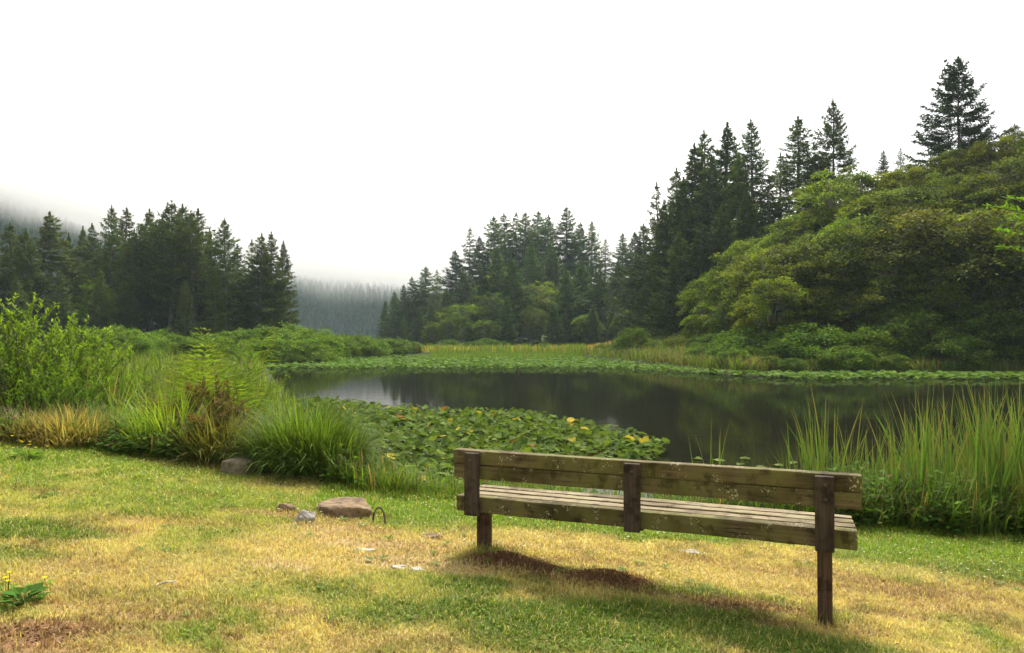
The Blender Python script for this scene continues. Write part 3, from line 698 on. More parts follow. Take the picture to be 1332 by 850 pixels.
# broadleaf kinds
AL = [broadleaf(201, 9, 4.4, 96, 150, .25, .30, (.45, 1.2), (.3, -.6), (.115, .155, .016), .2, 3, twig=.055),
      broadleaf(202, 10, 4.2, 104, 150, .24, .30, (.45, 1.2), (-.4, -.7), (.115, .15, .016), .2, 3, twig=.055),
      broadleaf(203, 9, 5.0, 106, 150, .25, .28, (.45, 1.3), (.2, -.9), (.12, .15, .018), .24, 4, twig=.055),
      broadleaf(204, 8.5, 3.9, 90, 150, .23, .30, (.4, 1.05), (0, -.4), (.125, .165, .016), .18, 3)]
WI = [broadleaf(211, 3, 2.1, 78, 100, .21, .5, (.22, .55), (0, 0), (.105, .17, .022), .12, 5, M_twig, .55, .4, .015, .4, .25),
      broadleaf(212, 3, 2.6, 91, 100, .21, .5, (.22, .55), (.1, 0), (.10, .16, .022), .12, 5, M_twig, .55, .4, .015, .4, .25),
      broadleaf(213, 2.6, 2.4, 78, 100, .21, .5, (.22, .55), (0, .1), (.11, .175, .022), .1, 5, M_twig, .6, .4, .015, .4, .25)]

alder_rows = {'front': [], 'middle': [], 'upper': [], 'top': []}
def alder(row, k, px, ty, d, wide=1.0, col=(1, 1, 1)):
    if row == 'front': d += 5
    d = d + rng.uniform(-2.2, 2.2); o = put(AL[k], 'alder_tree', px + rng.uniform(-9, 9), ty + rng.uniform(-14, 10), d, wide * rng.uniform(.85, 1.15), np.array(col) * rng.uniform(.85, 1.15), sink=.3); alder_rows[row].append((px, o))
for a in ((905, 398, 62, 3, .8, (1.0, 1.05, .9)), (950, 380, 58, 0, .9, (.92, .98, .9)), (1005, 366, 55, 1, 1.05), (1045, 378, 50, 3, 1.1), (1078, 362, 52, 2, 1.0), (1130, 355, 51, 0, 1.05), (1195, 355, 49, 3, 1.05), (1258, 350, 48, 1, 1.0, (.9, .95, .9)), (1325, 345, 46, 2, 1.0, (.9, .95, .9)), (1395, 330, 45, 0)):
    alder('front', a[3], a[0], a[1], a[2], a[4] if len(a) > 4 else 1, a[5] if len(a) > 5 else (1, 1, 1))
for a in ((925, 352, 70, 3, .9, (1.15, 1.2, .9)), (968, 322, 66, 0, .95, (1.15, 1.2, .9)), (1015, 305, 62, 1, .95, (1.1, 1.1, .9)), (1065, 300, 59, 2, .9), (1120, 292, 57, 0, .95), (1180, 280, 58, 1, 1), (1245, 275, 56, 3, 1.05), (1310, 262, 55, 2, 1), (1380, 250, 54, 1)):
    alder('middle', a[3], a[0], a[1], a[2], a[4] if len(a) > 4 else 1, a[5] if len(a) > 5 else (1, 1, 1))
for a in ((985, 300, 77, 3, .8), (1030, 272, 74, 0, .85, (1.1, 1.15, .9)), (1075, 258, 71, 1, .85), (1122, 240, 69, 2, .8), (1170, 228, 67, 3, .9), (1222, 218, 66, 0, .9), (1275, 210, 65, 1, .9), (1330, 196, 64, 2, .85), (1390, 190, 63, 0)):
    alder('upper', a[3], a[0], a[1], a[2], a[4] if len(a) > 4 else 1, a[5] if len(a) > 5 else (1, 1, 1))
for a in ((1120, 243, 82, 3, .8), (1160, 218, 80, 0, .7), (1200, 196, 78, 1, .8), (1235, 186, 77, 3, .8), (1280, 180, 76, 2, .75), (1318, 150, 75, 1, .7, (1.1, 1.0, 1.0)), (1365, 150, 74, 0, .8)):
    alder('top', a[3], a[0], a[1], a[2], a[4] if len(a) > 4 else 1, a[5] if len(a) > 5 else (1, 1, 1))
ra = np.random.default_rng(55)
for row, y0, dd, pxs in (('middle', 338, 55.5, (985, 1042, 1100, 1155, 1215, 1280, 1345)), ('upper', 296, 61.5, (1000, 1050, 1095, 1150, 1205, 1262, 1320)), ('top', 232, 71, (1095, 1148, 1200, 1255, 1305, 1350))):
    for px in pxs:
        alder(row, ra.integers(4), px + ra.uniform(-14, 14), y0 - (px - 1000) * (.10 if row == 'middle' else .17 if row == 'upper' else .22) + ra.uniform(-10, 12) + (14 if row == 'top' else 0), dd + ra.uniform(-2, 2), ra.uniform(.8, 1.05), (ra.uniform(.9, 1.2), ra.uniform(.95, 1.15), .9))
for r_, lst in alder_rows.items():
    for i, (px, o) in enumerate(sorted(lst, key=lambda t: t[0])):
        tag(o, f'olive-green alder, {ORD[i]} from the left in the {r_} row of the right slope', 'tree', 'alders covering the right slope')
# broadleaf trees in front of the knoll
for k, px, ty, d, w, c, lab in ((3, 600, 386, 128, .9, (1.0, 1.15, 1.0), 'pale green rounded tree at the foot of the knoll, left of centre'), (0, 704, 360, 140, .9, (1.25, 1.2, .9), 'yellow-green tree high in the middle of the knoll'),
                             (1, 583, 412, 124, .9, (.9, 1.0, 1.0), 'low broadleaf tree left of the pale rounded tree'), (3, 633, 410, 122, .9, (.8, .95, .95), 'low dark broadleaf tree right of the pale rounded tree'), (2, 690, 395, 130, .7, (1.0, 1.05, 1), 'dull green broadleaf tree under the yellow-green one'),
                             (1, 655, 345, 150, .8, (.8, .95, .9), 'dark rounded broadleaf crown among the knoll spruces, above the yellow-green tree'), (2, 735, 372, 140, .7, (.85, 1.0, .9), 'rounded broadleaf crown right of the yellow-green knoll tree'),
                             (0, 640, 375, 132, .8, (.75, .9, .85), 'dull green broadleaf crown midway up the left half of the knoll'), (3, 765, 402, 124, .9, (.7, .88, .8), 'dark low broadleaf tree at the right foot of the knoll'), (2, 815, 398, 112, .8, (.8, .95, .85), 'low broadleaf tree between the knoll and the right slope'),
                             (1, 560, 415, 126, .8, (.75, .9, .85), 'low dark broadleaf tree at the left foot of the knoll'), (3, 122, 352, 90, .6, (.9, 1.1, .9), 'light green broadleaf tree inside the left spruce grove')):
    put(AL[k], 'broadleaf_tree', px, ty, d, w, c, label=lab)

# willow shrubs: left bank belt, knoll foot, right bank
belts = {'left': [], 'foot': [], 'right': []}
rs = np.random.default_rng(77)
def shrub(belt, px, ty, d, w=1.0, col=(1, 1, 1)):
    if belt == 'right' and px > 965: d += (5.5 if px > 1110 else 1.5)
    o = put(WI[rs.integers(3)], 'willow_shrub', px, ty, d, w, col, cat='shrub', sink=.1); belts[belt].append((px, o))
for px, ty, d in ((112, 424, 58), (150, 422, 62), (182, 427, 60), (212, 428, 64), (232, 436, 54), (255, 433, 66), (285, 437, 56), (300, 430, 70), (322, 428, 74), (350, 422, 72), (376, 421, 78), (398, 426, 70), (362, 436, 64), (405, 440, 66), (420, 428, 80), (440, 434, 84), (462, 434, 88), (480, 436, 86), (500, 438, 92), (520, 440, 94), (540, 444, 96), (330, 440, 66), (178, 436, 50)):
    shrub('left', px, ty, d, rs.uniform(.9, 1.3), (1.05, 1.08, .9))
for px, ty, d in ((560, 446, 104), (585, 441, 108), (612, 444, 104), (632, 439, 106), (655, 444, 108), (680, 446, 110), (708, 445, 106), (735, 450, 104), (705, 447, 100), (760, 447, 108)):
    shrub('foot', px, ty, d, rs.uniform(.9, 1.3), (.75, .85, .8))
for px, ty, d, w, c in ((825, 424, 76, .75, (1, 1.02, .9)), (800, 444, 78, 1.0, (.95, .95, .9)), (786, 446, 84, 1, (.9, .9, .85)), (852, 442, 74, 1.1, (.9, .95, .9)), (880, 438, 70, 1.1, (1.1, .85, .8)), (905, 436, 66, 1.0, (1, .9, .8)), (932, 432, 60, 1.1, (.8, .9, .85)),
                     (955, 440, 56, 1, (.85, .95, .85)), (985, 447, 50, 1.1, (1, 1, .85)), (1012, 440, 49, 1, (.75, .8, .8)), (1002, 462, 46, 1.0, (.8, .82, .8)), (1040, 430, 50, 1.0, (.95, 1.05, .9)), (1072, 428, 49, 1.1, (1.05, 1.1, .9)), (1068, 455, 46, 1, (.95, 1, .85)), (1105, 436, 48, 1.1, (.9, 1, .9)),
                     (1140, 432, 48, 1.1, (.85, .9, .75)), (1175, 428, 47, 1.1, (.85, .9, .75)), (1215, 432, 47, 1.2, (.85, .9, .75)), (1260, 430, 46, 1.2, (.85, .9, .75)), (1310, 430, 46, 1.2, (.85, .9, .75)), (1030, 465, 45, 1.1, (.85, .95, .8)), (978, 425, 52, 1.2, (.9, 1, .8)), (1060, 418, 49.5, 1.2, (.8, .9, .75)), (1095, 448, 46, 1.2, (.9, .95, .8)), (1128, 425, 44, 1.0, (1, 1, .75)), (1180, 398, 46, 1.0, (.85, .9, .7)), (1232, 428, 43, 1.1, (.75, .82, .65)), (1286, 392, 45, 1.0, (.9, .9, .7)), (1335, 424, 43, 1.2, (.7, .78, .65)), (1152, 456, 42, 1.2, (.95, .95, .7)), (955, 452, 50, 1.2, (.9, .95, .8)), (920, 446, 56, 1.2, (.95, .95, .8))):
    shrub('right', px, ty, d, w, c)
for b, lst in belts.items():
    w_ = {'left': 'belt behind the left marsh', 'foot': 'row at the foot of the knoll', 'right': 'row along the right bank'}[b]
    for i, (px, o) in enumerate(sorted(lst, key=lambda t: t[0])):
        tag(o, f'rounded willow shrub, {ORD[i]} from the left in the {w_}', 'shrub', f'willow shrubs in the {w_}')

# far-off forest on the fog-bound hills: one mass
def far_forest():
    rg = np.random.default_rng(5); m = MB(); N = 6500
    Y = 484 + 420 * rg.random(N) ** 1.6; a = np.where(rg.random(N) < .5, rg.uniform(-.36, -.06, N), rg.uniform(-.95, -.36, N)); X = a * Y
    z = hill_z(X, Y); H = rg.uniform(9, 17, N); nl, ns = 6, 7
    for i in range(N):
        L = nl if Y[i] < 640 else 4
        for k in range(L):
            t0 = .08 + .8 * k / L; th = np.arange(ns) * 2 * np.pi / ns + rg.random() * 6; r = H[i] * .23 * (1 - t0) ** .8 * rg.uniform(.7, 1.25, ns)
            ring = np.c_[X[i] + r * np.cos(th), Y[i] + r * np.sin(th), np.full(ns, z[i] + t0 * H[i]) - r * .3]
            mid = np.c_[X[i] + .3 * r * np.cos(th + .45), Y[i] + .3 * r * np.sin(th + .45), np.full(ns, z[i] + (t0 + .03) * H[i])]
            top = np.array([[X[i], Y[i], z[i] + min(1, t0 + 1.9 / L * .9) * H[i]]])
            v = np.concatenate([ring, mid, top]); j = np.arange(ns); jm = (j - 1) % ns
            m.add(v, np.concatenate([np.stack([j, j + ns, np.full(ns, 2 * ns)], 1), np.stack([jm + ns, j, np.full(ns, 2 * ns)], 1)]), np.array((.038, .085, .05)) * rg.uniform(.6, 1.4))
    tag(link('far_forest', m.data('far_forest', M_needle)), kind='stuff')
far_forest()

# ------------------------------------------------------------------ near bush at the left
def shoot_bush(seed, H, Rad, nsh, per, leaf, tint, tip, squash=1.0):
    rg = np.random.default_rng(seed); tm = MB(); cm = MB()
    for i in range(nsh):
        u = rdir(rg, 1)[0]; u[2] = abs(u[2]); r = rg.random() ** .35
        e = np.array((u[0] * Rad * r, u[1] * Rad * r, H * (.18 + .82 * u[2] * r)))
        L = rg.uniform(.35, .75); d0 = unit(np.array((u[0] * .6, u[1] * .6, 1.0)) + rg.normal(0, .25, 3)); s = e - d0 * L
        t = np.linspace(0, 1, 6)[:, None]; b0 = np.array((rg.normal(0, .12), rg.normal(0, .12), 0))
        k = 1 if i % 5 else 0
        if k == 0: tube(tm, np.concatenate([b0 * (1 - t[:4]) * 1 + s * t[:4] * 1.0, [s]]) if False else b0 * (1 - t) + s * t + np.array((0, 0, .15)) * np.sin(t * np.pi), lerp(.018, .006, t[:, 0]), 5)
        pt = s + d0 * (t * L); pt[:, 2] += -.06 * L * t[:, 0] ** 2; tube(tm, pt, lerp(.006, .002, t[:, 0]), 4, cap=False)
        n = per; f = rg.random(n) ** .8; p = s + d0 * (f * L)[:, None]
        az = rg.random(n) * 6.28; dd = unit(np.c_[np.cos(az), np.sin(az), rg.uniform(-.1, .9, n)] + d0 * .6)
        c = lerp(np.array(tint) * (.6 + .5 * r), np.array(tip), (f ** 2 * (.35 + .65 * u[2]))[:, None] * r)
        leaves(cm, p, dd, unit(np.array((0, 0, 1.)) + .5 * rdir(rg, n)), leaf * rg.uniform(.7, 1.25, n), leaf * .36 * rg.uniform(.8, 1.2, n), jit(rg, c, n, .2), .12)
    return dict(trunk=tm.data('trunk', M_twig, True), crown=cm.data('crown', M_leaf), H=H)
BU = [shoot_bush(301, 2.6, 1.5, 640, 36, .066, (.085, .15, .018), (.28, .40, .03)), shoot_bush(302, 2.2, 1.4, 520, 36, .064, (.075, .135, .018), (.25, .36, .03))]
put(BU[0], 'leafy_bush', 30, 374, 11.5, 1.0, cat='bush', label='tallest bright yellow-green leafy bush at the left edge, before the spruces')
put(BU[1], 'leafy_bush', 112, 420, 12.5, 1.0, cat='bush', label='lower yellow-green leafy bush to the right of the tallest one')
put(BU[1], 'leafy_bush', -45, 400, 10.5, 1.1, (.85, .9, .9), cat='bush', label='darker leafy bush cut off by the left edge of the view')
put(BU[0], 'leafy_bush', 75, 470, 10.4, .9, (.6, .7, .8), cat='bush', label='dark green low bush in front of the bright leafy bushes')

# ------------------------------------------------------------------ grasses, sedges, ferns
def field(name, N, area, hfun, cfun, w, seg=4, bend=(.15, .7), seed=0, tip=None, mat=None, keep=None):
    rg = np.random.default_rng(seed); X, Y = area(rg, N)
    if keep is not None:
        k = keep(X, Y); X, Y = X[k], Y[k]
    n = len(X); m = MB(); c = jit(rg, cfun(X, Y, rg), n, .35, .12)
    dead = rg.random(n) < .09; c[dead] = jit(rg, (.24, .17, .07), dead.sum(), .4)
    h = hfun(X, Y, rg)
    blades(m, np.c_[X, Y, gz(X, Y) - .02], h, w * rg.uniform(.7, 1.3, n), rg.random(n) * 6.28, rg.uniform(*bend, n), c, seg, None if tip is None else jit(rg, tip, n, .2))
    return m

def wedge(p0, p1, d0, d1):
    def a(rg, N):
        d = d0 * (d1 / d0) ** rg.random(N); px = rg.uniform(p0, p1, N); return (px - 666) / F * d, d
    return a

LG = np.array((.15, .25, .025)); OL = np.array((.16, .17, .03)); DK = np.array((.045, .08, .016)); YG = np.array((.21, .27, .035)); BR = np.array((.16, .09, .03)); GOLD = np.array((.50, .36, .08))
def marsh_col(X, Y, rg):
    n = fbm(X * .9, Y * .9, 81); n2 = fbm(X * 2.1, Y * 2.1, 83)
    c = lerp(LG, YG, S((n - .4) / .25)[:, None]); c = lerp(c, OL, (S((n2 - .5) / .2) * .7)[:, None]); return c
on_left = lambda X, Y: (X < pond_left(Y) + 1.35 - 1.1 * fbm(X * .6, Y * .6, 141)) & (Y > edge(X) + .15)
ms = [field('g', 17000, wedge(-160, 560, 11.0, 34), lambda X, Y, r: r.uniform(1.0, 1.9, len(X)) * (.28 + .72 * S((pond_left(Y) - X + .4) / 3.5)), lambda X, Y, r: marsh_col(X, Y, r) * (.42 + .8 * r.random((len(X), 1))), .034, 4, (.1, .6), 401, keep=on_left),
      field('g', 13000, wedge(-160, 560, 7.5, 12.5), lambda X, Y, r: r.uniform(.35, .85, len(X)) * (.6 + .4 * S((Y - edge(X)) / 1.5)), lambda X, Y, r: lerp(marsh_col(X, Y, r), DK, r.random((len(X), 1))), .02, 4, (.2, .95), 402, keep=on_left),
      field('g', 6000, wedge(-160, 560, 34, 70), lambda X, Y, r: r.uniform(.6, 1.2, len(X)), marsh_col, .06, 3, (.1, .6), 403, keep=lambda X, Y: X < pond_left(Y))]
def merge(name, ms, mat, label=None):
    m = MB()
    for q in ms:
        m.v += q.v; m.c += q.c; m.f += [f + m.n for f in q.f]; m.n += q.n
    return tag(link(name, m.data(name, mat)), kind='stuff')
merge('marsh_grass', ms, M_grass)
# meadow strips beyond the lily beds
ms = [field('g', 26000, wedge(300, 1340, 86, 108), lambda X, Y, r: r.uniform(.5, 1.1, len(X)), lambda X, Y, r: lerp(GOLD * .85, LG, S((fbm(X * .12, Y * .3, 91) - .42) / .2)[:, None]), .12, 2, (.1, .5), 411, keep=lambda X, Y: (Y > pond_far(X)) & (X < 22)),
      field('g', 9000, wedge(280, 460, 62, 84), lambda X, Y, r: r.uniform(.4, .8, len(X)), lambda X, Y, r: lerp(GOLD * .7, LG, .5), .09, 2, (.1, .5), 412, keep=lambda X, Y: X < pond_left(Y) + 1),
      field('g', 14000, wedge(960, 1400, 46.5, 54), lambda X, Y, r: r.uniform(.3, .9, len(X)) * (.5 + fbm(X * .5, Y * .5, 98)), lambda X, Y, r: lerp(lerp(OL, LG, .6) * .8, np.array((.20, .15, .06)), S((fbm(X * .25, Y * .5, 95) - .5) / .15)[:, None] * .7), .06, 3, (.1, .6), 413),
      field('g', 16000, wedge(740, 1010, 47, 92), lambda X, Y, r: r.uniform(.5, 1.2, len(X)), lambda X, Y, r: lerp(lerp(OL, LG, .5) * .75, np.array((.17, .13, .05)), S((fbm(X * .25, Y * .5, 95) - .5) / .2)[:, None] * .5), .09, 3, (.1, .6), 415, keep=lambda X, Y: Y > pond_far(X) - 1),
      field('g', 5000, wedge(560, 760, 80, 96), lambda X, Y, r: r.uniform(.9, 1.5, len(X)), lambda X, Y, r: LG * .9, .07, 3, (.05, .3), 414)]
merge('meadow_grass', ms, M_grass)
# weeds and sedge on the bank to the right of and behind the bench
def right_h(X, Y, r): return r.uniform(.4, 1.15, len(X)) * (.35 + .65 * S((X - .8) / 3.2)) * (.55 + .45 * S((Y - edge(X)) / .8))
ms = [field('g', 21000, wedge(900, 1750, 7.45, 10.5), right_h, lambda X, Y, r: lerp(lerp(LG * .75, DK * .8, r.random((len(X), 1))), BR * 1.3, (S((fbm(X * 1.5, Y * 1.5, 97) - .6) / .12) * .7)[:, None]), .018, 4, (.15, .9), 421, keep=lambda X, Y: Y > edge(X) + .12),
      field('g', 9000, wedge(400, 960, 7.4, 9.4), lambda X, Y, r: r.uniform(.2, .5, len(X)), lambda X, Y, r: lerp(LG * .8, OL, .5 * r.random((len(X), 1))), .010, 3, (.2, .9), 422, keep=lambda X, Y: (Y > edge(X) + .1))]
merge('bank_sedge', ms, M_grass)

def undergrowth():
    rg = np.random.default_rng(431); m = MB()
    for p0, p1, n, hh, d1 in ((-160, 470, 5200, .42, 1.6), (1085, 1750, 8000, .62, 1.8), (560, 1085, 500, .16, 1.2)):
        px = rg.uniform(p0, p1, n); off = rg.random(n) ** 1.2 * d1 + .12
        X = (px - 666) / F * (7.5 + off); Y = edge(X) + off; X = (px - 666) / F * Y
        k = (fbm(X * 1.2, Y * 1.2, 101) > .36) & ~((np.abs(px - 312) < 24) & (Y < 8.35)); X, Y = X[k], Y[k]; q = len(X); z = gz(X, Y)
        pxx = X / Y * F + 666; hz = hh * np.where((pxx > 25) & (pxx < 140), .35, 1) * rg.uniform(.15, 1, q) * (.45 + .7 * S((Y - edge(X)) / .7))
        for r in range(5):
            az = rg.random(q) * 6.28
            d = np.c_[np.cos(az), np.sin(az), rg.uniform(-.2, .5, q)]
            p = np.c_[X, Y, z + hz * (1 - .18 * r)] + .06 * rg.normal(size=(q, 3))
            c = lerp(np.array((.055, .12, .018)), np.array((.15, .24, .03)), rg.random((q, 1)) ** 2)
            br = rg.random(q) < .07; c[br] = (.14, .07, .03)
            leaves(m, p, d, np.tile((0, 0, 1.), (q, 1)) + .5 * rdir(rg, q), rg.uniform(.05, .11, q), rg.uniform(.03, .06, q), jit(rg, c, q, .2), .12)
    tag(link('undergrowth', m.data('undergrowth', M_leaf)), kind='stuff')
undergrowth()

# separate grass tussocks
def tussock(name, px, py, d, n, h, rad, c1, c2, label, seed, w=.017, bend=(.2, .95)):
    n = int(n * .42); rg = np.random.default_rng(seed); X = (px - 666) / F * d; z = gz1(X, d); m = MB()
    a = rg.random(n) * 6.28; r = rad * rg.random(n) ** .6
    p = np.c_[r * np.cos(a), r * np.sin(a), np.zeros(n)]
    az = a + rg.normal(0, .7, n); t = rg.random((n, 1))
    blades(m, p, h * rg.uniform(.55, 1.1, n) * (1 - .25 * r / rad), w * rg.uniform(.7, 1.3, n), az, rg.uniform(*bend, n) * (.75 + .6 * r / rad), jit(rg, lerp(np.array(c1), np.array(c2), t) * (.5 + .7 * rg.random((n, 1))), n, .2), 5)
    o = link(name, m.data(name, M_grass), None, (X, d, z - .02)); return tag(o, label, 'grass tussock')
tussock('grass_tussock', 98, 0, 8.8, 2600, .66, .45, (.46, .35, .11), (.30, .25, .07), 'golden dry grass tussock below the bright leafy bush', 501)
tussock('grass_tussock', 42, 0, 8.9, 2200, .66, .5, (.30, .22, .08), (.14, .14, .04), 'brownish dry grass tussock at the left of the golden one', 502)
tussock('grass_tussock', 392, 0, 8.35, 5200, 1.15, .42, (.10, .18, .022), (.17, .24, .03), 'large dense green grass mound beside the lily pads', 503)
tussock('grass_tussock', 424, 0, 8.2, 3600, 1.0, .36, (.10, .18, .022), (.16, .23, .03), 'green grass mound nearest the lily pads, right of the large dense one', 508)
tussock('grass_tussock', 345, 0, 8.9, 2600, .95, .4, (.12, .20, .022), (.2, .26, .03), 'green grass mound left of the large dense one', 504)
tussock('grass_tussock', 222, 0, 9.0, 2400, 1.2, .45, (.17, .27, .025), (.25, .32, .03), 'arching bright green grass tussock left of the bronze fern', 505)
tussock('grass_tussock', 150, 0, 9.3, 1800, .95, .42, (.11, .22, .05), (.17, .27, .03), 'blue-green grass tussock right of the golden one', 506)
tussock('grass_tussock', 290, 0, 8.5, 2000, .9, .4, (.15, .18, .03), (.19, .15, .04), 'olive and brown grass tussock in front of the bronze fern', 507)

def fern(px, d, n, L, c1, c2, label, seed, name='fern', rise=1.0):
    rg = np.random.default_rng(seed); n = int(n * .62); X = (px - 666) / F * d; z = gz1(X, d)
    root = empty(name, (X, d, z)); tag(root, label, 'fern', )
    for i in range(n):
        m = MB(); az = i * 2.4 + rg.normal(0, .3); l = L * rg.uniform(.5, 1.12); b = rg.uniform(.2, .8) / rise; off = rg.normal(0, .2, 2)
        s = np.linspace(0, 1, 26); ang = b * (.2 + 1.7 * s ** 1.3)
        st = l / 25; up = np.cumsum(np.cos(ang)) * st; out = np.cumsum(np.sin(ang)) * st
        pt = np.c_[out * math.cos(az) + off[0], out * math.sin(az) + off[1], up]
        tube(m, pt, lerp(.008, .002, s), 4, jit(rg, (.14, .10, .03), 1)[0], cap=False)
        c = lerp(np.array(c1), np.array(c2), rg.random())
        tg = unit(np.gradient(pt, axis=0)); sd = unit(np.cross(tg, (0, 0, 1.)))
        q = np.arange(7, 26); pl = l * .26 * np.sin(np.pi * ((s[q] - .15) / .9)) ** .8 + .02
        for sg in (-1, 1):
            for rp in range(3):
                base = pt[q] + sd[q] * sg * (pl * rp / 3)[:, None] + rg.normal(0, .006, (len(q), 3))
                dd = sd[q] * sg + tg[q] * .45 + rg.normal(0, .15, (len(q), 3)) - np.array((0, 0, .15 * rp))
                leaves(m, base, dd, np.cross(sd[q], tg[q]) + .25 * rdir(rg, len(q)), pl * .45 + .02, .034 - .007 * rp, jit(rg, c, len(q), .25), .05)
        link('frond', m.data('frond', M_leaf), root)
BZ = shoot_bush(611, 1.5, .55, 260, 30, .075, (.07, .045, .02), (.125, .085, .03))
put(BZ, 'bronze_shrub', 272, 478, 9.5, 1.0, cat='shrub', label='bronze-brown leafy shrub in the middle of the left marsh')
put(BZ, 'bronze_shrub', 296, 505, 9.0, 1.0, (1.1, 1.2, 1), cat='shrub', label='lower brownish shrub in front of the right side of the bronze one')
put(BZ, 'bronze_shrub', 236, 525, 8.8, 1.0, (.8, 1.3, 1), cat='shrub', label='low olive-brown shrub in front of the left side of the bronze one')
fern(268, 10.4, 20, 2.05, (.15, .22, .03), (.20, .27, .03), 'tall light green fern rising behind the bronze one', 602, rise=1.8)
fern(318, 10.6, 16, 1.7, (.16, .24, .03), (.2, .26, .03), 'light green fern right of the bronze one', 603)
fern(205, 9.4, 14, 1.0, (.11, .055, .025), (.11, .10, .03), 'small rust-brown fern left of the tall bronze clump', 604)
fern(262, 8.6, 16, .8, (.11, .06, .025), (.10, .12, .03), 'low reddish fern at the lawn edge below the bronze clump', 605)

# ------------------------------------------------------------------ cattails
def cattail_mesh(seed, n, H, w=.027, spread=.08, tipc=(.26, .20, .06)):
    rg = np.random.default_rng(seed); m = MB(); a = rg.random(n) * 6.28; r = spread * rg.random(n) ** .5
    p = np.c_[r * np.cos(a), r * np.sin(a), np.zeros(n)]
    tips = jit(rg, np.array(tipc), n, .3); gr = rg.random(n) < .62; tips[gr] = jit(rg, (.14, .24, .03), gr.sum(), .2)
    blades(m, p, H * rg.uniform(.6, 1.05, n), w * rg.uniform(.75, 1.25, n), a + rg.normal(0, .8, n), rg.random(n) ** 2.5 * .34 + .02, jit(rg, lerp(np.array((.055, .13, .022)), np.array((.115, .20, .028)), rg.random((n, 1))), n, .15), 7, tips, rg.random(n) * 6.28)
    return m.data('cattail', M_reed)
CT = [cattail_mesh(700 + i, n, h) for i, (n, h) in enumerate(((7, 1.9), (8, 1.75), (6, 2.0), (9, 1.7), (7, 1.5), (8, 1.85), (10, 1.6)))]
rc = np.random.default_rng(711); done = 0
def cat(px, d, topy, k=None, label=None, group='cattails in the stand right of the bench', sq=1.0):
    X = (px - 666) / F * d; zb = gz1(X, d) - .05; zt = CZ - (topy - HZ) / F * d
    k = rc.integers(len(CT)) if k is None else k
    o = link('cattail', CT[k], None, (X, d, zb)); s = max(.2, (zt - zb) / 1.62); o.scale = (s * sq, s * sq, s); o.rotation_euler = (0, 0, rc.random() * 6.28)
    tag(o, label or 'slender green cattail in the dense stand right of the bench', 'cattail', None if label else group)
for i in range(185):
    px = rc.uniform(1140, 1430) if i < 135 else rc.uniform(1430, 1740); d = rc.uniform(7.9, 10.2)
    ty = np.interp(px, [1140, 1180, 1225, 1260, 1332, 1430], [560, 510, 512, 500, 498, 490]) + abs(rc.normal(0, 36)); cat(px, d, ty)
for i in range(26):
    px = rc.uniform(1050, 1150); d = rc.uniform(8.3, 9.6)
    cat(px, d, np.interp(px, [1050, 1065, 1085, 1120, 1150], [555, 525, 512, 545, 560]) + abs(rc.normal(0, 25)))
for i in range(6): cat(1038 + rc.uniform(-8, 12), 9.0, 570 + abs(rc.normal(0, 14)))
for px, ty, d, k, lab in ((916, 556, 9.2, 1, 'left cattail tuft rising above the middle of the bench back'), (932, 566, 9.4, 3, 'right cattail tuft rising above the middle of the bench back'),
                       (483, 545, 8.6, 0, 'cattail with yellowed base between the grass mound and the lilies'), (472, 565, 8.7, 2, 'shorter cattail close behind the one with a yellowed base'), (498, 560, 9.0, 5, 'green cattail at the near edge of the lily raft'), (556, 605, 8.9, 4, 'small cattail tuft left of the bench end'),
                       (334, 455, 12.5, 5, 'thin reed standing before the left end of open water'), (345, 475, 13.5, 3, 'low reed right of the thin one before the open water')):
    cat(px, d, ty, k, lab)

# ------------------------------------------------------------------ lily pads
def pad_mesh(seed, col, cup=.12):
    rg = np.random.default_rng(seed); m = MB(); n = 22
    th = np.linspace(.16, 2 * np.pi - .16, n); r = (1 + .04 * rg.normal(size=n)) * (1 - .10 * np.cos(th)) * np.where((np.arange(n) < 2) | (np.arange(n) > n - 3), .92, 1)
    x = -.5 * 1.15 * r * np.cos(th) * -1; y = .44 * r * np.sin(th)
    wav = .035 * np.sin(th * 3 + rg.random() * 6) + .02 * rg.normal(size=n)
    ring = np.c_[x, y, cup * (np.abs(y) * 2) ** 1.4 * .55 + wav]; mid = np.c_[x * .55, y * .55, cup * .25 * (np.abs(y)) + wav * .3]
    v = np.concatenate([ring, mid, [[-.04 * 0 + .02, 0, -.02]]]); j = np.arange(n - 1)
    cc = np.tile(np.asarray(col, float), (len(v), 1)); cc[n:] *= 1.15; cc[:n] *= rg.uniform(.8, 1.1, (n, 1))
    m.add(v, np.stack([j, j + 1, j + 1 + n, j + n], 1), cc)
    m.f.append(np.stack([j + n, j + 1 + n, np.full(n - 1, 2 * n)], 1) + (m.n - len(v)))
    return m
def near_raft(x, y):
    """inside the lily raft nearest the bench (outline walked in metres on the water)"""
    poly = RAFT; inside = np.zeros(len(x), bool); j = len(poly) - 1
    for i in range(len(poly)):
        xi, yi = poly[i]; xj, yj = poly[j]
        inside ^= ((yi > y) != (yj > y)) & (x < (xj - xi) * (y - yi) / (yj - yi + 1e-12) + xi); j = i
    return inside
def wpt(px, py): d = (CZ - .12) * F / (py - HZ); return ((px - 666) / F * d, d)
RAFT = [wpt(*q) for q in ((300, 521), (420, 519), (500, 528), (590, 534), (680, 536), (760, 550), (830, 566), (868, 580), (850, 592), (800, 598), (740, 592), (700, 590), (690, 606), (770, 636), (700, 664), (600, 664), (520, 668), (430, 668), (380, 640), (330, 600), (270, 560))]

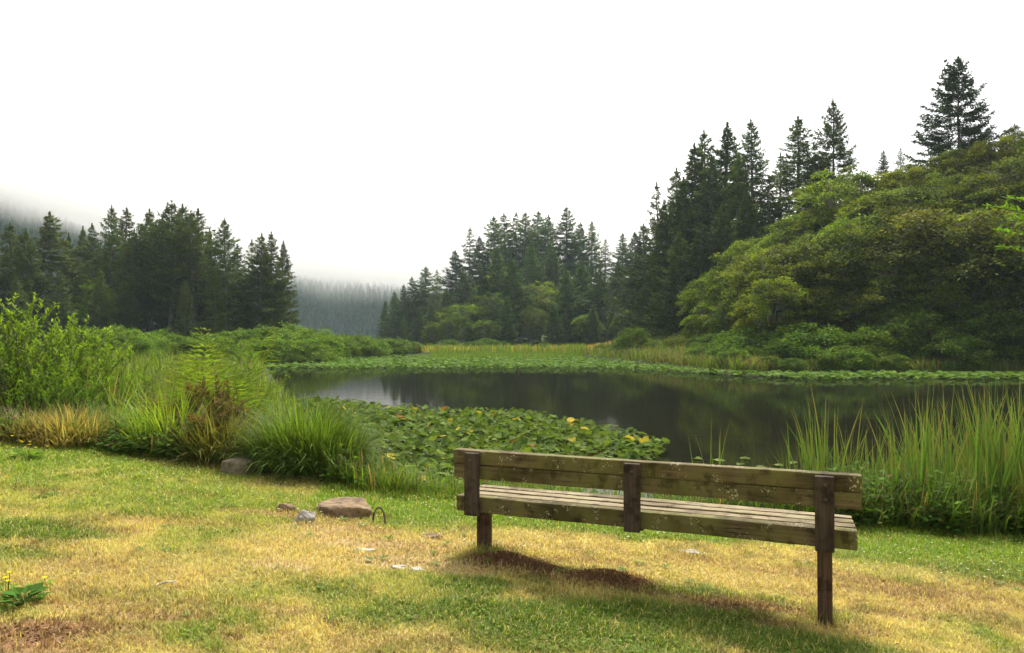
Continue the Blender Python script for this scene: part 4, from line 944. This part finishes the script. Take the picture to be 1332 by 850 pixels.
GREENP = np.array((.085, .135, .026))
PC = [('green', GREENP), ('green', GREENP * (1.25, 1.15, 1)), ('green', GREENP * .75), ('green', GREENP * (1.6, 1.35, 1.1)), ('yellowing', (.36, .28, .04)), ('rusty brown', (.26, .10, .03))]
PM = [(c, [pad_mesh(800 + 10 * i + k, col, .10 + .10 * k) for k in range(3)]) for i, (c, col) in enumerate(PC)]
def lilies():
    rg = np.random.default_rng(821); X = rg.uniform(-16, 7, 90000); Y = 8.5 * (32 / 8.5) ** rg.random(90000)
    k = near_raft(X, Y) & (gz(X, Y) < .04) & (fbm(X * .8, Y * .8, 111) > .22 + .10 * S((X - 1) / 2)); X, Y = X[k], Y[k]
    # thin to leaf spacing with a coarse grid
    cell = np.floor(X / .145).astype(int) * 100003 + np.floor(Y / .175).astype(int); _, u = np.unique(cell, return_index=True); rg.shuffle(u)
    X, Y = X[u], Y[u]; order = np.argsort(Y); X, Y = X[order], Y[order]; n = len(X)
    # a few floating pads by the bench's right half
    ex = [wpt(*q) for q in ((905, 590), (880, 597), (935, 592), (962, 597), (990, 600), (970, 590), (1010, 598), (870, 600), (820, 602), (1030, 595))]
    shade = lambda y: S((y - 11) / 14)
    datas = {}
    stuff = MB()
    for i in range(n + len(ex)):
        if i < n: x, y, fl = X[i], Y[i], False
        else: (x, y), fl = ex[i - n], True
        ci = rg.choice(6, p=(.34, .28, .24, .115, .017, .008)) if not fl else rg.choice((0, 1, 3)); mi = rg.integers(3)
        sc = rg.uniform(.12, .25) * (1 + .15 * (y < 12)); lift = .02 if fl else (.02 + .24 * rg.random() ** 1.2) * (1.25 if y < 13 else .9)
        tilt = (.03, .03, rg.random() * 6.28) if fl else (rg.normal(0, .38), rg.normal(0, .38), rg.random() * 6.28)
        if i < 60 and ci == 5: ci = 1
        if i < 286 or fl:
            key = (ci, mi)
            if key not in datas:
                src = PM[ci][1][mi]; m = MB(); m.v = list(src.v); m.c = list(src.c); m.f = list(src.f); m.n = src.n
                tube(m, [(.02, 0, -.03), (.0, .02, -.5), (.05, 0, -1.3)], .022, 5, (.10, .15, .03))
                datas[key] = m.data('lily_pad', M_pad, True)
            o = link('lily_pad', datas[key], None, (x, y, lift)); o.scale = (sc, sc, sc); o.rotation_euler = tilt
            if fl: tag(o, 'flat green lily pad floating behind the right half of the bench', 'lily pad', 'lily pads floating behind the bench')
            else: tag(o, f'{PC[ci][0]} lily pad in the near part of the raft behind the bench', 'lily pad', f'{PC[ci][0]} lily pads of the near raft')
        else:
            src = PM[ci][1][mi]; Mx = np.array(Matrix.Rotation(tilt[2], 3, 'Z') @ Matrix.Rotation(tilt[1], 3, 'Y') @ Matrix.Rotation(tilt[0], 3, 'X')) * sc
            stuff.v.append(src.v[0] @ Mx.T + (x, y, lift)); stuff.c.append(src.c[0] * rg.uniform(.75, 1.25)); stuff.f += [f + stuff.n for f in src.f]; stuff.n += src.n
    print('near lilies', n)
    # far lily beds: flat lens leaves by the thousand
    N = 26000; d = 40 * (97 / 40) ** rg.random(N); px = rg.uniform(250, 1420, N); x = (px - 666) / F * d; y = d
    front = np.interp(x, [-30, 8, 12, 16, 60], [56, 56, 48, 41.5, 40]) + 2.5 * (fbm(x * .25, y * .05, 121) - .5)
    k = (y > front) & (y < pond_far(x) + 2) & (x > pond_left(y) - 1) & (gz(x, y) < .1); x, y = x[k], y[k]; q = len(x)
    az = rg.random(q) * 6.28; d3 = np.c_[np.cos(az), np.sin(az), rg.normal(0, .25, q)]
    p = np.c_[x, y, .05 + .28 * rg.random(q)]; L = rg.uniform(.28, .5, q)
    c = jit(rg, np.where(rg.random((q, 1)) < .3, np.array((.13, .20, .03)), np.array((.085, .16, .022))), q, .25)
    leaves(stuff, p - d3 * L[:, None] / 2, d3, np.tile((0, 0, 1.), (q, 1)) + .45 * rdir(rg, q), L, L * .85, c, .08)
    tag(link('lily_beds', stuff.data('lily_beds', M_bed, False)), kind='stuff')
lilies()

# ------------------------------------------------------------------ sapling reaching in at the right edge
def sapling():
    rg = np.random.default_rng(901); d = 9.0; x0 = (1415 - 666) / F * d; z0 = gz1(x0, d)
    root = empty('young_tree', (x0, d, z0)); tag(root, 'bright green leafy tree branch reaching in at the right edge', 'tree')
    tm = MB(); cm = MB(); t = np.linspace(0, 1, 8)
    H = CZ + 2.7 - z0; pt = np.c_[.1 * np.sin(t * 2), .05 * t, t * H]; tube(tm, pt, lerp(.05, .01, t), 7)
    ends = [P(1286, 268, d), P(1296, 300, d - .1), P(1304, 322, d - .3), P(1312, 258, d + .2), P(1318, 285, d + .1), P(1322, 305, d + .2), P(1340, 285, d), P(1350, 250, d), P(1360, 320, d - .2), P(1400, 240, d), P(1430, 250, d + .3), P(1450, 300, d), P(1440, 340, d), P(1380, 350, d + .3)]
    for e in ends:
        e = np.array((e.x - x0, e.y - d, e.z - z0)); s0 = np.array([np.interp(e[2] - .15 - .2 * abs(e[0]), pt[:, 2], pt[:, k]) for k in range(3)])
        s = np.linspace(0, 1, 8)[:, None]; b = s0 * (1 - s) + e * s; b[:, 2] += .06 * np.sin(s[:, 0] * np.pi); tube(tm, b, lerp(.012, .003, s[:, 0]), 5)
        n = 44; f = rg.uniform(.3, 1.02, n); p = np.stack([np.interp(f, s[:, 0], b[:, k]) for k in range(3)], 1)
        ax = unit(e - s0); dd = unit(ax * .6 + rdir(rg, n) * (1, 1, .6) + np.array((0, 0, .15)))
        leaves(cm, p, dd, unit(np.array((0, -.3, 1.)) + .4 * rdir(rg, n)), rg.uniform(.07, .12, n), rg.uniform(.04, .065, n), jit(rg, (.17, .30, .035), n, .2), .15)
    link('trunk', tm.data('trunk', M_twig, True), root); link('crown', cm.data('crown', M_leaf), root)
sapling()

# ------------------------------------------------------------------ haze, sky, sun, camera
def haze():
    m, nt, out = newmat('valley_haze')
    pv = nd(nt, 'ShaderNodeVolumePrincipled', Density=HAZE)
    pv.inputs['Color'].default_value = (.74, .91, 1.0, 1); pv.inputs['Anisotropy'].default_value = .0
    nt.links.new(pv.outputs[0], out.inputs['Volume'])
    b = MB(); lo = np.array((-476, -306, -4.)); hi = np.array((476, 478, 44.))
    v = np.array([[x, y, z] for z in (lo[2], hi[2]) for y in (lo[1], hi[1]) for x in (lo[0], hi[0])])
    b.add(v, [[0, 2, 3, 1], [4, 5, 7, 6], [0, 1, 5, 4], [2, 6, 7, 3], [0, 4, 6, 2], [1, 3, 7, 5]])
    o = link('haze', b.data('haze', m)); tag(o, kind='stuff')
HAZE = .00028
haze()

def low_cloud():
    # the fog bank lying on the far hills: thickens upward from its base, thins out again above
    m, nt, out = newmat('fog_bank')
    tc = nd(nt, 'ShaderNodeTexCoord'); sp = nd(nt, 'ShaderNodeSeparateXYZ'); nt.links.new(tc.outputs['Object'], sp.inputs[0])
    def mth(op, a, b, cl=False):
        n = nd(nt, 'ShaderNodeMath', operation=op); n.use_clamp = cl
        for k, v in enumerate((a, b)):
            if isinstance(v, (int, float)): n.inputs[k].default_value = v
            else: nt.links.new(v, n.inputs[k])
        return n.outputs[0]
    west = mth('MAXIMUM', mth('MULTIPLY', mth('ADD', sp.outputs[0], 126), -.26), 0)
    nz = mth('MULTIPLY', noise(nt, tc.outputs['Object'], .018, 3, .5), 26)
    h = mth('SUBTRACT', mth('SUBTRACT', sp.outputs[2], west), mth('ADD', nz, 7))
    d = mth('MULTIPLY', ramp(nt, h, 0, 52), mth('SUBTRACT', 1, ramp(nt, h, 42, 120)))
    pv = nd(nt, 'ShaderNodeVolumePrincipled'); pv.inputs['Color'].default_value = (1, 1, 1, 1); pv.inputs['Anisotropy'].default_value = .42
    nt.links.new(mth('MULTIPLY', d, .030), pv.inputs['Density']); nt.links.new(pv.outputs[0], out.inputs['Volume'])
    b = MB(); lo = np.array((-900, 482, 14.)); hi = np.array((500, 900, 360.))
    v = np.array([[x, y, z] for z in (lo[2], hi[2]) for y in (lo[1], hi[1]) for x in (lo[0], hi[0])])
    b.add(v, [[0, 2, 3, 1], [4, 5, 7, 6], [0, 1, 5, 4], [2, 6, 7, 3], [0, 4, 6, 2], [1, 3, 7, 5]])
    tag(link('low_cloud', b.data('low_cloud', m)), kind='stuff')
low_cloud()

SUN_EL, SUN_AZ = R(56), R(12)            # high, ahead of the camera and a little to the right
w = bpy.data.worlds.new('World'); scn.world = w; w.use_nodes = True
nt = w.node_tree; bg = nt.nodes['Background']
sk = nt.nodes.new('ShaderNodeTexSky'); sk.sky_type = 'NISHITA'; sk.sun_disc = False
sk.sun_elevation = SUN_EL; sk.sun_rotation = SUN_AZ; sk.air_density = 1.0; sk.dust_density = 6.0; sk.ozone_density = 1.0
hs = nt.nodes.new('ShaderNodeHueSaturation'); hs.inputs['Saturation'].default_value = .06
nt.links.new(sk.outputs[0], hs.inputs['Color']); nt.links.new(hs.outputs[0], bg.inputs['Color'])
bg.inputs['Strength'].default_value = .12

sd = bpy.data.lights.new('sun', 'SUN'); sd.energy = 2.0; sd.angle = R(7); sd.color = (1, .91, .74)
so = link('sun', sd); dv = Vector((math.sin(SUN_AZ) * math.cos(SUN_EL), math.cos(SUN_AZ) * math.cos(SUN_EL), math.sin(SUN_EL)))
so.rotation_euler = (-dv).to_track_quat('-Z', 'Y').to_euler()

cd = bpy.data.cameras.new('camera'); cam = link('camera', cd); cam.location = (0, 0, CZ)
cd.sensor_width = 36; cd.lens = 36 * F / PW; cd.clip_start = .05; cd.clip_end = 20000
cam.rotation_euler = (math.pi / 2 + math.atan(15 / F), 0, 0); scn.camera = cam

scn.render.engine = 'CYCLES'
cy = scn.cycles; cy.max_bounces = 8; cy.diffuse_bounces = 3; cy.glossy_bounces = 3; cy.transmission_bounces = 4; cy.volume_bounces = 5; cy.transparent_max_bounces = 8
cy.use_denoising = True; cy.sample_clamp_indirect = 8
vs = scn.view_settings; vs.view_transform = 'Standard'; vs.look = 'None'; vs.exposure = 1.15; vs.gamma = 1
